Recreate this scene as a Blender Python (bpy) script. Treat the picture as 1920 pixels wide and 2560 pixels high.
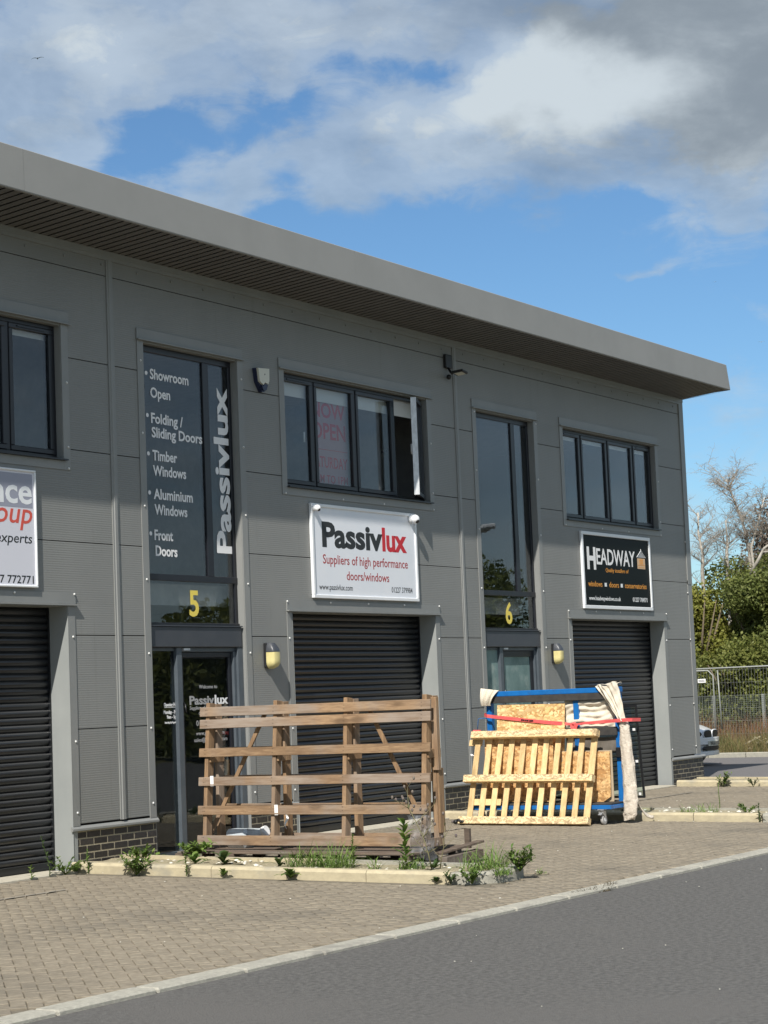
import bpy, math, random
import numpy as np
from mathutils import Vector, Matrix
random.seed(7); RNG = np.random.default_rng(11)
scene = bpy.context.scene
for o in list(bpy.data.objects): bpy.data.objects.remove(o)
COL = scene.collection
R = math.radians

# ------------------------------------------------------------------ camera
cam_d = bpy.data.cameras.new("camera"); cam = bpy.data.objects.new("camera", cam_d); COL.objects.link(cam)
yaw, pit, rol = R(58.0015), R(5.2938), R(-2.3094)
F = Vector((math.sin(yaw)*math.cos(pit), math.cos(yaw)*math.cos(pit), math.sin(pit)))
Rr = Vector((math.cos(yaw), -math.sin(yaw), 0)); Uu = Rr.cross(F)
R2 = math.cos(rol)*Rr + math.sin(rol)*Uu; U2 = -math.sin(rol)*Rr + math.cos(rol)*Uu
M = Matrix((R2, U2, -F)).transposed().to_4x4()
M.translation = Vector((-17.006, -14.128, 1.692)); cam.matrix_world = M
cam_d.sensor_fit = 'HORIZONTAL'; cam_d.sensor_width = 36; cam_d.lens = 4982.0/1920*36
cam_d.clip_start = 0.1; cam_d.clip_end = 5000
scene.camera = cam
CAM = Vector((-17.006, -14.128, 1.692))

# ------------------------------------------------------------------ sky
SUN = Vector((-2.94, -1.0, 3.16)).normalized()
sun_el = math.asin(SUN.z); sun_az = math.atan2(SUN.x, SUN.y)
SKY_STRENGTH = 0.085; SUN_STRENGTH = 4.0
scene.view_settings.view_transform = 'Standard'; scene.view_settings.look = 'None'
scene.view_settings.exposure = 0.62; scene.view_settings.gamma = 1.0
try: scene.view_settings.use_curve_mapping = False
except Exception: pass
world = bpy.data.worlds.new("World"); scene.world = world; world.use_nodes = True
wt = world.node_tree; wt.nodes.clear()

class NT:
    """small helper to write node maths"""
    def __init__(s, nt): s.t = nt
    def n(s, typ, **kw):
        x = s.t.nodes.new(typ)
        for k, v in kw.items(): setattr(x, k, v)
        return x
    def put(s, sock, v):
        if isinstance(v, bpy.types.NodeSocket): s.t.links.new(v, sock)
        elif v is not None: sock.default_value = v
    def m(s, op, a, b=None, c=None, clamp=False):
        x = s.n('ShaderNodeMath', operation=op, use_clamp=clamp)
        s.put(x.inputs[0], a); s.put(x.inputs[1], b); s.put(x.inputs[2], c)
        return x.outputs[0]
    def v(s, op, a, b=None):
        x = s.n('ShaderNodeVectorMath', operation=op)
        s.put(x.inputs[0], a); s.put(x.inputs[1], b)
        return x.outputs['Value'] if op in ('DOT_PRODUCT', 'LENGTH') else x.outputs[0]
    def noise(s, vec, scale, detail=4, rough=.55, dist=0):
        x = s.n('ShaderNodeTexNoise'); s.put(x.inputs['Vector'], vec)
        x.inputs['Scale'].default_value = scale; x.inputs['Detail'].default_value = detail
        x.inputs['Roughness'].default_value = rough; x.inputs['Distortion'].default_value = dist
        return x.outputs[0]
    def mix(s, f, a, b, blend='MIX'):
        x = s.n('ShaderNodeMix', data_type='RGBA', blend_type=blend)
        s.put(x.inputs[0], f); s.put(x.inputs[6], c4(a)); s.put(x.inputs[7], c4(b))
        return x.outputs[2]
    def ss(s, x, a, b):
        n = s.n('ShaderNodeMapRange', interpolation_type='SMOOTHSTEP')
        s.put(n.inputs[0], x); n.inputs[1].default_value = a; n.inputs[2].default_value = b
        return n.outputs[0]
    def lr(s, x, a, b, c=0., d=1.):
        n = s.n('ShaderNodeMapRange'); s.put(n.inputs[0], x)
        for i, q in enumerate((a, b, c, d)): n.inputs[i+1].default_value = q
        return n.outputs[0]
    def scale(s, vec, sx, sy, sz):
        x = s.n('ShaderNodeVectorMath', operation='MULTIPLY'); s.put(x.inputs[0], vec)
        x.inputs[1].default_value = (sx, sy, sz); return x.outputs[0]
def c4(c):
    if isinstance(c, tuple) and len(c) == 3: return (*c, 1)
    return c

w = NT(wt)
tc = w.n('ShaderNodeTexCoord').outputs['Generated']
sky = w.n('ShaderNodeTexSky', sky_type='NISHITA')
sky.sun_disc = False; sky.sun_elevation = sun_el; sky.sun_rotation = sun_az
sky.altitude = 0; sky.air_density = 1.0; sky.dust_density = 0.15; sky.ozone_density = 3.2
# the clouds: fractal cover over the whole sky, with the larger banks of the day placed by direction
fr = Vector((math.sin(R(58))*math.cos(R(12)), math.cos(R(58))*math.cos(R(12)), math.sin(R(12))))
rr = Vector((math.cos(R(58)), -math.sin(R(58)), 0)); uu = rr.cross(fr)
df = w.v('DOT_PRODUCT', tc, tuple(fr)); dfm = w.m('MAXIMUM', df, 0.05)
cu = w.m('DIVIDE', w.v('DOT_PRODUCT', tc, tuple(rr)), dfm)
cv = w.m('DIVIDE', w.v('DOT_PRODUCT', tc, tuple(uu)), dfm)
front = w.ss(df, 0.35, 0.8)
def sky_uv(px, py):            # direction of a point of the sky, as tangent coordinates about (az 58, el 12)
    u, v = px*1.1573-960, py*1.1573-1280
    d = F + R2*(u/4982.) - U2*(v/4982.)
    return d.dot(rr)/d.dot(fr), d.dot(uu)/d.dot(fr)
warp = w.n('ShaderNodeTexNoise'); w.put(warp.inputs['Vector'], tc); warp.inputs['Scale'].default_value = 17
warp.inputs['Detail'].default_value = 7
wr = w.n('ShaderNodeSeparateColor'); wt.links.new(warp.outputs['Color'], wr.inputs[0])
cuw = w.m('ADD', cu, w.m('MULTIPLY', w.m('SUBTRACT', wr.outputs[0], .5), .085))
cvw = w.m('ADD', cv, w.m('MULTIPLY', w.m('SUBTRACT', wr.outputs[1], .5), .060))
K = 1.1573/4982
def blobs(lst):
    tot = None
    for (px, py, rx, ry, rot, wgt) in lst:
        u0, v0 = sky_uv(px, py); a = R(rot)
        du = w.m('SUBTRACT', cuw, u0); dv = w.m('SUBTRACT', cvw, v0)
        p = w.m('ADD', w.m('MULTIPLY', du, math.cos(a)/(rx*K)), w.m('MULTIPLY', dv, math.sin(a)/(rx*K)))
        q = w.m('ADD', w.m('MULTIPLY', du, -math.sin(a)/(ry*K)), w.m('MULTIPLY', dv, math.cos(a)/(ry*K)))
        e = w.m('POWER', 2.71828, w.m('MULTIPLY', w.m('ADD', w.m('MULTIPLY', p, p), w.m('MULTIPLY', q, q)), -1))
        t = w.m('MULTIPLY', e, wgt)
        tot = t if tot is None else w.m('ADD', tot, t)
    return w.m('MULTIPLY', tot, front)
cover = blobs([(250, 60, 420, 130, 0, .34), (80, 250, 160, 90, 30, .30), (220, 170, 110, 110, 0, .22), (620, 90, 260, 70, 8, .20),
               (1120, 190, 190, 80, 15, .60), (1420, 180, 300, 130, 0, .62), (1150, 320, 330, 75, 4, .44), (760, 420, 190, 75, -15, .30), (560, 330, 150, 50, 20, .16),
               (1430, 40, 420, 120, 0, .95), (1640, 210, 180, 150, 0, .7), (900, 250, 120, 60, 25, .3), (480, 440, 90, 30, -30, .2),
               (1590, 450, 150, 80, 10, .42), (330, 120, 520, 240, 0, .13), (820, 20, 330, 60, 0, .34), (640, 150, 160, 60, 0, .12), (1375, 568, 50, 15, 10, .34), (1650, 690, 60, 20, 0, .2), (1540, 330, 230, 75, 0, .34),
               (900, 130, 120, 45, 0, -.34), (330, 270, 190, 45, -12, -.26), (660, 240, 200, 40, 8, -.22), (330, 340, 120, 45, -15, -.30),
               (1000, 560, 420, 95, -8, -.5), (1350, 440, 120, 35, 0, -.25), (560, 490, 200, 40, -15, -.2)])
dirs = w.scale(tc, 1, 1, 2.2)
f1 = w.noise(dirs, 5.0, 8, .56, .3); f2 = w.noise(dirs, 26, 8, .64, .5)
fb = w.m('ADD', w.m('MULTIPLY', f1, .62), w.m('MULTIPLY', f2, .38))
fb = w.lr(fb, .33, .67)
cb = w.m('ADD', w.m('ADD', fb, w.m('MULTIPLY', w.m('SUBTRACT', 1.0, front), .62)), w.m('MULTIPLY', cover, 1.55))
dens = w.m('MAXIMUM', w.ss(cb, .80, 1.65), w.m('MULTIPLY', w.ss(cb, .40, 1.25), .70))
thin = w.ss(cb, .30, .85)
dens = w.m('MAXIMUM', w.m('MULTIPLY', dens, .93), w.m('MULTIPLY', thin, .52))
shade = w.m('ADD', blobs([(1480, 10, 420, 120, 0, .62), (1300, 350, 420, 85, 6, .55), (1640, 210, 170, 150, 0, .5), (1130, 180, 200, 80, 12, -.75), (1330, 190, 200, 60, 0, -.35), (760, 420, 220, 90, 0, .15), (1100, 20, 300, 60, 0, .35), (220, 150, 120, 120, 0, -.3)]),
            w.m('MULTIPLY', w.m('SUBTRACT', w.noise(w.v('ADD', dirs, (.014, -.010, .050)), 12, 8, .6, .3), w.noise(dirs, 12, 8, .6, .3)), 1.3))
cloudc = w.mix(w.ss(shade, -.45, .85), (.42, .465, .49), (.175, .203, .228))
skyc = w.mix(1.0, sky.outputs[0], (SKY_STRENGTH*.58, SKY_STRENGTH*.755, SKY_STRENGTH*.86), 'MULTIPLY')
up = w.ss(w.v('DOT_PRODUCT', tc, (0, 0, 1)), 0.0, 0.06)
final = w.mix(w.m('MULTIPLY', dens, up), skyc, cloudc)
bg = w.n('ShaderNodeBackground'); wt.links.new(final, bg.inputs[0]); bg.inputs[1].default_value = 1.0
wo = w.n('ShaderNodeOutputWorld'); wt.links.new(bg.outputs[0], wo.inputs[0])
try: world.cycles.sampling_method = 'MANUAL'; world.cycles.sample_map_resolution = 512
except Exception: pass

sd = bpy.data.lights.new("sun", 'SUN'); sd.energy = SUN_STRENGTH; sd.angle = R(0.5); sd.color = (1.0, .955, .88)
sun = bpy.data.objects.new("sun", sd); COL.objects.link(sun); sun.location = (-40, -20, 50)
sun.rotation_euler = SUN.to_track_quat('Z', 'Y').to_euler()

# ------------------------------------------------------------------ mesh helpers
class MB:
    def __init__(s): s.v = []; s.f = []; s.sm = []
    def add(s, vs, fs, smooth=False):
        b = len(s.v); s.v += [tuple(q) for q in vs]; s.f += [tuple(i+b for i in f) for f in fs]; s.sm += [smooth]*len(fs)
    def box(s, a, b, ch=0):
        x0, y0, z0 = (min(a[i], b[i]) for i in range(3)); x1, y1, z1 = (max(a[i], b[i]) for i in range(3))
        if ch <= 0:
            s.add([(x0,y0,z0),(x1,y0,z0),(x1,y1,z0),(x0,y1,z0),(x0,y0,z1),(x1,y0,z1),(x1,y1,z1),(x0,y1,z1)],
                  [(0,3,2,1),(4,5,6,7),(0,1,5,4),(1,2,6,5),(2,3,7,6),(3,0,4,7)])
        else:
            s.obox(Vector(((x0+x1)/2,(y0+y1)/2,(z0+z1)/2)), Vector((1,0,0)), Vector((0,1,0)), Vector((0,0,1)), (x1-x0)/2, (y1-y0)/2, (z1-z0)/2, ch)
        return s
    def obox(s, c, X, Y, Z, hx, hy, hz, ch=0.0):
        c = Vector(c)
        if ch <= 0:
            P = [c + X*(i*hx) + Y*(j*hy) + Z*(k*hz) for k in (-1,1) for (i,j) in ((-1,-1),(1,-1),(1,1),(-1,1))]
            s.add(P, [(0,3,2,1),(4,5,6,7),(0,1,5,4),(1,2,6,5),(2,3,7,6),(3,0,4,7)]); return s
        ch = min(ch, hx*.9, hy*.9, hz*.9); P = []; idx = {}
        for i in (-1,1):
            for j in (-1,1):
                for k in (-1,1):
                    for ax in range(3):
                        h = [hx-ch, hy-ch, hz-ch]; h[ax] += ch
                        idx[(i,j,k,ax)] = len(P); P.append(c + X*(i*h[0]) + Y*(j*h[1]) + Z*(k*h[2]))
        Fc = []
        for sg in (-1,1):
            q = [(-1,-1),(1,-1),(1,1),(-1,1)]
            if sg < 0: q = q[::-1]
            Fc.append([idx[(sg,a,b,0)] for a,b in q]); Fc.append([idx[(b,sg,a,1)] for a,b in q]); Fc.append([idx[(a,b,sg,2)] for a,b in q])
        for a in (-1,1):
            for b in (-1,1):
                e = [idx[(-1,a,b,1)], idx[(1,a,b,1)], idx[(1,a,b,2)], idx[(-1,a,b,2)]]; Fc.append(e if a*b < 0 else e[::-1])
                e = [idx[(a,-1,b,2)], idx[(a,1,b,2)], idx[(a,1,b,0)], idx[(a,-1,b,0)]]; Fc.append(e if a*b < 0 else e[::-1])
                e = [idx[(a,b,-1,0)], idx[(a,b,1,0)], idx[(a,b,1,1)], idx[(a,b,-1,1)]]; Fc.append(e if a*b < 0 else e[::-1])
                for k in (-1,1):
                    t = [idx[(a,b,k,0)], idx[(a,b,k,1)], idx[(a,b,k,2)]]; Fc.append(t if a*b*k > 0 else t[::-1])
        s.add(P, Fc); return s
    def beam(s, p, q, w_, h_, up=(0,0,1), ch=0):
        p = Vector(p); q = Vector(q); X = (q-p).normalized(); Y = Vector(up).cross(X)
        if Y.length < 1e-4: Y = Vector((0,1,0)).cross(X)
        Y.normalize(); Z = X.cross(Y)
        return s.obox((p+q)/2, X, Y, Z, (q-p).length/2, w_/2, h_/2, ch)
    def tube(s, pts, r, n=8, caps=True, smooth=True):
        pts = [Vector(p) for p in pts]; rs = r if isinstance(r, (list, tuple)) else [r]*len(pts)
        b = len(s.v); up = None
        for i, p in enumerate(pts):
            t = (pts[min(i+1, len(pts)-1)] - pts[max(i-1, 0)])
            t = t.normalized() if t.length > 1e-9 else Vector((0,0,1))
            if up is None: up = Vector((0,0,1)) if abs(t.z) < .9 else Vector((1,0,0))
            X = t.cross(up)
            if X.length < 1e-5: X = t.cross(Vector((0,1,0)))
            X.normalize(); Y = X.cross(t); up = Y
            for k in range(n):
                a = 2*math.pi*k/n; s.v.append(tuple(p + X*(math.cos(a)*rs[i]) + Y*(math.sin(a)*rs[i])))
        for i in range(len(pts)-1):
            for k in range(n):
                k2 = (k+1) % n; s.f.append((b+i*n+k, b+i*n+k2, b+(i+1)*n+k2, b+(i+1)*n+k)); s.sm.append(smooth)
        if caps:
            s.f.append(tuple(b+k for k in range(n))[::-1]); s.sm.append(False)
            s.f.append(tuple(b+(len(pts)-1)*n+k for k in range(n))); s.sm.append(False)
        return s
    def prism(s, poly, axis, a, b):
        """poly of 2D points in the plane across 'axis', extruded from a to b"""
        def P(t, u, v): return {'x': (t, u, v), 'y': (u, t, v), 'z': (u, v, t)}[axis]
        n = len(poly)
        s.add([P(a, *q) for q in poly] + [P(b, *q) for q in poly],
              [tuple(range(n))[::-1], tuple(range(n, 2*n))] + [(i, (i+1) % n, n+(i+1) % n, n+i) for i in range(n)]); return s
    def grid(s, fn, nu, nv, smooth=True):
        P = [fn(i/nu, j/nv) for j in range(nv+1) for i in range(nu+1)]
        s.add(P, [(j*(nu+1)+i, j*(nu+1)+i+1, (j+1)*(nu+1)+i+1, (j+1)*(nu+1)+i) for j in range(nv) for i in range(nu)], smooth); return s
    def sphere(s, c, rx, ry=None, rz=None, nu=16, nv=10):
        ry = ry or rx; rz = rz or rx
        return s.grid(lambda u, v: (c[0]+rx*math.cos(2*math.pi*u)*math.sin(math.pi*v), c[1]+ry*math.sin(2*math.pi*u)*math.sin(math.pi*v), c[2]-rz*math.cos(math.pi*v)), nu, nv)
def wpos(o):
    p = Vector((0, 0, 0))
    while o is not None: p = p + o.location; o = o.parent
    return p
def fixn(me):
    import bmesh
    bm = bmesh.new(); bm.from_mesh(me); bmesh.ops.recalc_face_normals(bm, faces=bm.faces); bm.to_mesh(me); bm.free()
def mesh_of(name, mb, mat, origin=(0, 0, 0), fix=True):
    me = bpy.data.meshes.new(name); ox, oy, oz = origin
    me.from_pydata([(x-ox, y-oy, z-oz) for x, y, z in mb.v], [], mb.f)
    if any(mb.sm): me.polygons.foreach_set('use_smooth', mb.sm)
    if mat: me.materials.append(mat)
    if fix: fixn(me)
    me.update(); return me
def link(name, me, parent=None, loc=(0, 0, 0)):
    """loc is a world position"""
    o = bpy.data.objects.new(name, me); COL.objects.link(o)
    o.location = Vector(loc) - (wpos(parent) if parent else Vector((0, 0, 0))); o.parent = parent
    return o
def tag(o, label=None, cat=None, group=None, kind=None):
    if label: o['label'] = label
    if cat: o['category'] = cat
    if group: o['group'] = group
    if kind: o['kind'] = kind
    return o
def thing(name, label, cat, loc=(0, 0, 0), group=None):
    o = bpy.data.objects.new(name, None); COL.objects.link(o); o.location = loc; o.empty_display_size = .2
    return tag(o, label, cat, group)
def part(name, mb, mat, parent=None, kind=None, label=None, solo=False, fix=True):
    """mesh written in world coordinates, its own origin at its centre foot"""
    vs = mb.v; c = (sum(v[0] for v in vs)/len(vs), sum(v[1] for v in vs)/len(vs), min(v[2] for v in vs))
    o = link(name, mesh_of(name, mb, mat, c, fix), parent, c)
    if kind: o['kind'] = kind
    if label: o['label'] = label
    return o
def whole(name, mb, mat, label, cat, group=None, fix=True):
    return tag(part(name, mb, mat, fix=fix), label, cat, group)
def struct(name, mb, mat, parent=None, fix=True):
    o = part(name, mb, mat, parent, fix=fix)
    if parent is None: o['kind'] = 'structure'
    return o
def rawmesh(name, V, Q, mat):
    """V (n,3) float array, Q (m,k) int array"""
    me = bpy.data.meshes.new(name); k = Q.shape[1]
    me.vertices.add(len(V)); me.vertices.foreach_set('co', V.astype(np.float32).ravel())
    me.loops.add(Q.size); me.loops.foreach_set('vertex_index', Q.astype(np.int32).ravel())
    me.polygons.add(len(Q)); me.polygons.foreach_set('loop_start', np.arange(0, Q.size, k, dtype=np.int32))
    try: me.polygons.foreach_set('loop_total', np.full(len(Q), k, dtype=np.int32))
    except Exception: pass
    me.materials.append(mat); me.update(calc_edges=True); return me

# ------------------------------------------------------------------ materials
def new_mat(name):
    m = bpy.data.materials.new(name); m.use_nodes = True; nt = m.node_tree
    b = nt.nodes['Principled BSDF']; return m, NT(nt), b
def rnd(n):
    """one random number per piece: by object and by loose island"""
    a = n.n('ShaderNodeObjectInfo').outputs['Random']; b = n.n('ShaderNodeNewGeometry').outputs['Random Per Island']
    return n.m('FRACT', n.m('ADD', n.m('MULTIPLY', a, 7.31), b))
def mat(name, c1, c2=None, rough=.6, scale=8, detail=5, metal=0, bump=0, bscale=60, stretch=(1, 1, 1), var=0, spec=.5, contrast=(.35, .65), c3=None, s3=1.0, coat=0):
    m, n, b = new_mat(name)
    pos = n.n('ShaderNodeNewGeometry').outputs['Position']; pv = n.scale(pos, *stretch)
    col = c4(c1)
    if c2: col = n.mix(n.lr(n.noise(pv, scale, detail, .6), *contrast), c1, c2)
    if c3: col = n.mix(n.ss(n.noise(pv, s3, 4, .6), .50, .72), col, c3)
    if var:
        h = n.n('ShaderNodeHueSaturation'); n.put(h.inputs['Color'], col)
        n.put(h.inputs['Value'], n.lr(rnd(n), 0, 1, 1-var, 1+var)); col = h.outputs[0]
    n.put(b.inputs['Base Color'], col)
    b.inputs['Roughness'].default_value = rough; b.inputs['Metallic'].default_value = metal
    b.inputs['Specular IOR Level'].default_value = spec
    if coat: b.inputs['Coat Weight'].default_value = coat; b.inputs['Coat Roughness'].default_value = .05
    if bump:
        bp = n.n('ShaderNodeBump'); bp.inputs['Strength'].default_value = bump; bp.inputs['Distance'].default_value = .02
        n.put(bp.inputs['Height'], n.noise(pv, bscale, 4, .6)); n.put(b.inputs['Normal'], bp.outputs[0])
    return m
def wood(name, light, dark, grey, axis, ring=1.0, greyamt=(.55, .75)):
    m, n, b = new_mat(name)
    g = n.n('ShaderNodeNewGeometry'); pos = g.outputs['Position']; rd = rnd(n)
    off = n.n('ShaderNodeCombineXYZ'); n.put(off.inputs[0], n.m('MULTIPLY', rd, 37.)); n.put(off.inputs[1], n.m('MULTIPLY', rd, 11.))
    p = n.v('ADD', pos, off.outputs[0])
    st = {'x': (1.3, 16, 16), 'y': (16, 1.3, 16), 'z': (16, 16, 1.3)}[axis]
    grain = n.noise(n.scale(p, *st), 3.4*ring, 6, .62, 1.2)
    fine = n.noise(n.scale(p, *[q*2.2 for q in st]), 7, 4, .7)
    col = n.mix(n.lr(grain, .32, .68), light, dark)
    col = n.mix(n.lr(fine, .35, .9, 0, .45), col, tuple(q*.45 for q in dark))
    vo = n.n('ShaderNodeTexVoronoi'); n.put(vo.inputs['Vector'], n.scale(p, *[(5.2 if q > 2 else 2.0) for q in st])); vo.inputs['Scale'].default_value = 1.0
    kn = n.ss(vo.outputs['Distance'], .26, .08)
    col = n.mix(n.m('MULTIPLY', kn, .65), col, tuple(q*.35 for q in dark))
    if grey: col = n.mix(n.ss(n.m('ADD', n.noise(p, 1.1, 4, .55), n.m('MULTIPLY', rd, .15)), *greyamt), col, grey)
    blot = n.noise(n.scale(p, *[q*.45 for q in st]), 2.6, 5, .7); col = n.mix(n.lr(blot, .40, .66, 0, .75), col, tuple(q*.62 for q in dark))
    h = n.n('ShaderNodeHueSaturation'); n.put(h.inputs['Color'], col); n.put(h.inputs['Value'], n.lr(rd, 0, 1, .84, 1.14))
    n.put(b.inputs['Base Color'], h.outputs[0]); b.inputs['Roughness'].default_value = .8; b.inputs['Specular IOR Level'].default_value = .25
    bp = n.n('ShaderNodeBump'); bp.inputs['Strength'].default_value = .35; bp.inputs['Distance'].default_value = .004
    n.put(bp.inputs['Height'], fine); n.put(b.inputs['Normal'], bp.outputs[0]); return m
def osb(name, a, b_, c, sc=1.0):
    m, n, b = new_mat(name); pos = n.n('ShaderNodeNewGeometry').outputs['Position']
    out = None
    dist = n.n('ShaderNodeTexNoise'); n.put(dist.inputs['Vector'], pos); dist.inputs['Scale'].default_value = 9; dist.inputs['Detail'].default_value = 2
    pw = n.v('ADD', pos, n.scale(dist.outputs['Color'], .10, .10, .10))
    for k, ang in enumerate((20, 75, 140)):
        mp = n.n('ShaderNodeMapping'); n.put(mp.inputs['Vector'], pw); mp.inputs['Rotation'].default_value = (R(ang), R(12), R(ang*.3))
        mp.inputs['Scale'].default_value = (12*sc, 9*sc, 34*sc)
        vo = n.n('ShaderNodeTexVoronoi'); n.put(vo.inputs['Vector'], mp.outputs[0]); vo.inputs['Scale'].default_value = 1.0
        s_ = n.n('ShaderNodeSeparateColor'); n.put(s_.inputs[0], vo.outputs['Color'])
        edge = n.ss(vo.outputs['Distance'], .42, .72)
        cc = n.mix(s_.outputs[0], a, b_); cc = n.mix(n.m('MULTIPLY', n.m('GREATER_THAN', s_.outputs[1], .72), .8), cc, c); cc = n.mix(n.m('MULTIPLY', edge, .45), cc, tuple(q*.45 for q in c))
        sel = n.m('GREATER_THAN', n.noise(n.scale(pos, 1, 1, 1), 13+k*7, 1), .52)
        out = cc if out is None else n.mix(sel, out, cc)
    n.put(b.inputs['Base Color'], out); b.inputs['Roughness'].default_value = .62; return m
def glass(name, tint=(.75, .8, .8), extra=.05, rough=0.0, boost=1.5):
    m, n, b = new_mat(name); nt = m.node_tree; nt.nodes.remove(b)
    gg_ = n.n('ShaderNodeNewGeometry'); cs = n.m('ABSOLUTE', n.v('DOT_PRODUCT', gg_.outputs['Incoming'], gg_.outputs['Normal']))
    sch = n.m('ADD', .042, n.m('MULTIPLY', n.m('POWER', n.m('SUBTRACT', 1.0, cs, clamp=True), 5.0), .958))
    f = n.m('ADD', n.m('MULTIPLY', sch, boost), extra, clamp=True)
    t = n.n('ShaderNodeBsdfTransparent'); t.inputs[0].default_value = (*tint, 1)
    g = n.n('ShaderNodeBsdfGlossy'); g.inputs['Roughness'].default_value = rough; g.inputs['Color'].default_value = (.95, .97, 1, 1)
    pos = n.n('ShaderNodeNewGeometry').outputs['Position']
    bp = n.n('ShaderNodeBump'); bp.inputs['Strength'].default_value = .04; bp.inputs['Distance'].default_value = .02
    n.put(bp.inputs['Height'], n.noise(pos, 2.2, 2, .5)); n.put(g.inputs['Normal'], bp.outputs[0])
    mx = n.n('ShaderNodeMixShader'); n.put(mx.inputs[0], f); n.put(mx.inputs[1], t.outputs[0]); n.put(mx.inputs[2], g.outputs[0])
    n.put(nt.nodes['Material Output'].inputs[0], mx.outputs[0]); return m

def ribbed(name, c1, c2, period=.0245, strength=.5, rough=.5):
    """pre-coated steel sheet with very fine horizontal ribs"""
    m, n, b = new_mat(name); pos = n.n('ShaderNodeNewGeometry').outputs['Position']
    sx = n.n('ShaderNodeSeparateXYZ'); n.put(sx.inputs[0], pos)
    wv = n.m('SINE', n.m('MULTIPLY', sx.outputs[2], 2*math.pi/period))
    col = n.mix(n.lr(n.noise(n.scale(pos, .8, .8, .5), 1.2, 5, .6), .3, .7), c1, c2)
    streak = n.ss(n.noise(n.scale(pos, 7, 7, .35), 2.0, 5, .6), .56, .8)
    col = n.mix(n.m('MULTIPLY', streak, .28), col, (.13, .125, .11))
    h = n.n('ShaderNodeHueSaturation'); n.put(h.inputs['Color'], col); n.put(h.inputs['Value'], n.lr(rnd(n), 0, 1, .965, 1.035))
    n.put(b.inputs['Base Color'], h.outputs[0]); b.inputs['Roughness'].default_value = rough; b.inputs['Specular IOR Level'].default_value = .4
    bp = n.n('ShaderNodeBump'); bp.inputs['Strength'].default_value = strength; bp.inputs['Distance'].default_value = .003
    n.put(bp.inputs['Height'], wv); n.put(b.inputs['Normal'], bp.outputs[0]); return m

G = (.205, .21, .205)
M_panel = ribbed('grey ribbed cladding', (.203, .206, .198), (.232, .234, .223), strength=.15)
M_trim = mat('grey pressed metal trim', (.212, .217, .210), (.243, .246, .238), rough=.45, scale=1.5, stretch=(1, 1, .6))
M_fascia = mat('weathered grey fascia metal', (.252, .25, .238), (.275, .272, .26), rough=.55, scale=1.2, detail=5, bump=.02, bscale=30)
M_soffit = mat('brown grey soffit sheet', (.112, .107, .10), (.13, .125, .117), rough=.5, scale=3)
M_dark = mat('dark joint lining', (.03, .031, .033), rough=.8)
M_anth = mat('anthracite powder coat', (.010, .011, .016), (.014, .015, .02), rough=.35, scale=5)
M_anth2 = mat('anthracite fascia panel', (.045, .05, .06), (.055, .06, .07), rough=.4, scale=3)
M_jamb = mat('blue grey aluminium door frame', (.07, .085, .10), (.09, .105, .12), rough=.35, scale=6)
M_slat = mat('black roller shutter slats', (.009, .010, .012), (.015, .017, .020), rough=.30, scale=3, stretch=(.5, 1, 14), c3=(.022, .022, .022), s3=2.3, var=.12)
M_brick = mat('black engineering brick', (.018, .018, .019), (.04, .034, .031), rough=.45, scale=30, var=.35, bump=.15, bscale=90)
M_mortar = mat('cream mortar', (.42, .37, .26), (.32, .28, .2), rough=.95, scale=40, bump=.3, bscale=150)
M_glass = glass('window glass', (.86, .88, .88), .0, boost=1.2)
M_glassd = glass('tinted door glass', (.66, .69, .69), .0, boost=1.2)
M_glassw = glass('loose glass sheet', (.80, .86, .84), .0, boost=1.0)
M_int = mat('dim interior plaster', (.34, .34, .34), (.4, .4, .39), rough=.9)
M_intd = mat('dark interior carpet', (.05, .05, .055), rough=.95)
M_white = mat('white vinyl', (.80, .80, .80), rough=.5)
M_wplas = mat('white painted metal', (.72, .74, .76), (.78, .79, .8), rough=.3, scale=4)
M_wsign = mat('white sign board', (.74, .77, .82), (.78, .80, .84), rough=.4, scale=2)
M_alu = mat('bright aluminium extrusion', (.75, .76, .78), (.55, .56, .58), rough=.35, metal=.35, scale=18, stretch=(1, 1, .5))
M_screw = mat('white screw cap', (.7, .7, .68), rough=.4)
M_yell = mat('yellow vinyl', (.78, .62, .11), rough=.5)
M_blk = mat('black paint', (.012, .012, .013), rough=.45)
M_blkt = mat('black sign print', (.02, .022, .022), rough=.5)
M_red = mat('red sign print', (.55, .02, .03), rough=.5)
M_dred = mat('dark red sign print', (.36, .05, .05), rough=.5)
M_oran = mat('orange sign print', (.62, .26, .03), rough=.5)
M_sigb = mat('black sign board', (.004, .006, .005), rough=.5, spec=.15)
M_blind = mat('white roller blind', (.72, .72, .70), rough=.9)
M_cream = mat('cream yellow diffuser', (.66, .58, .27), (.58, .50, .22), rough=.45, scale=10)
M_navy = mat('navy plastic', (.012, .018, .055), rough=.35)
M_bone = mat('bone white plastic', (.62, .61, .52), rough=.4)
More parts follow.
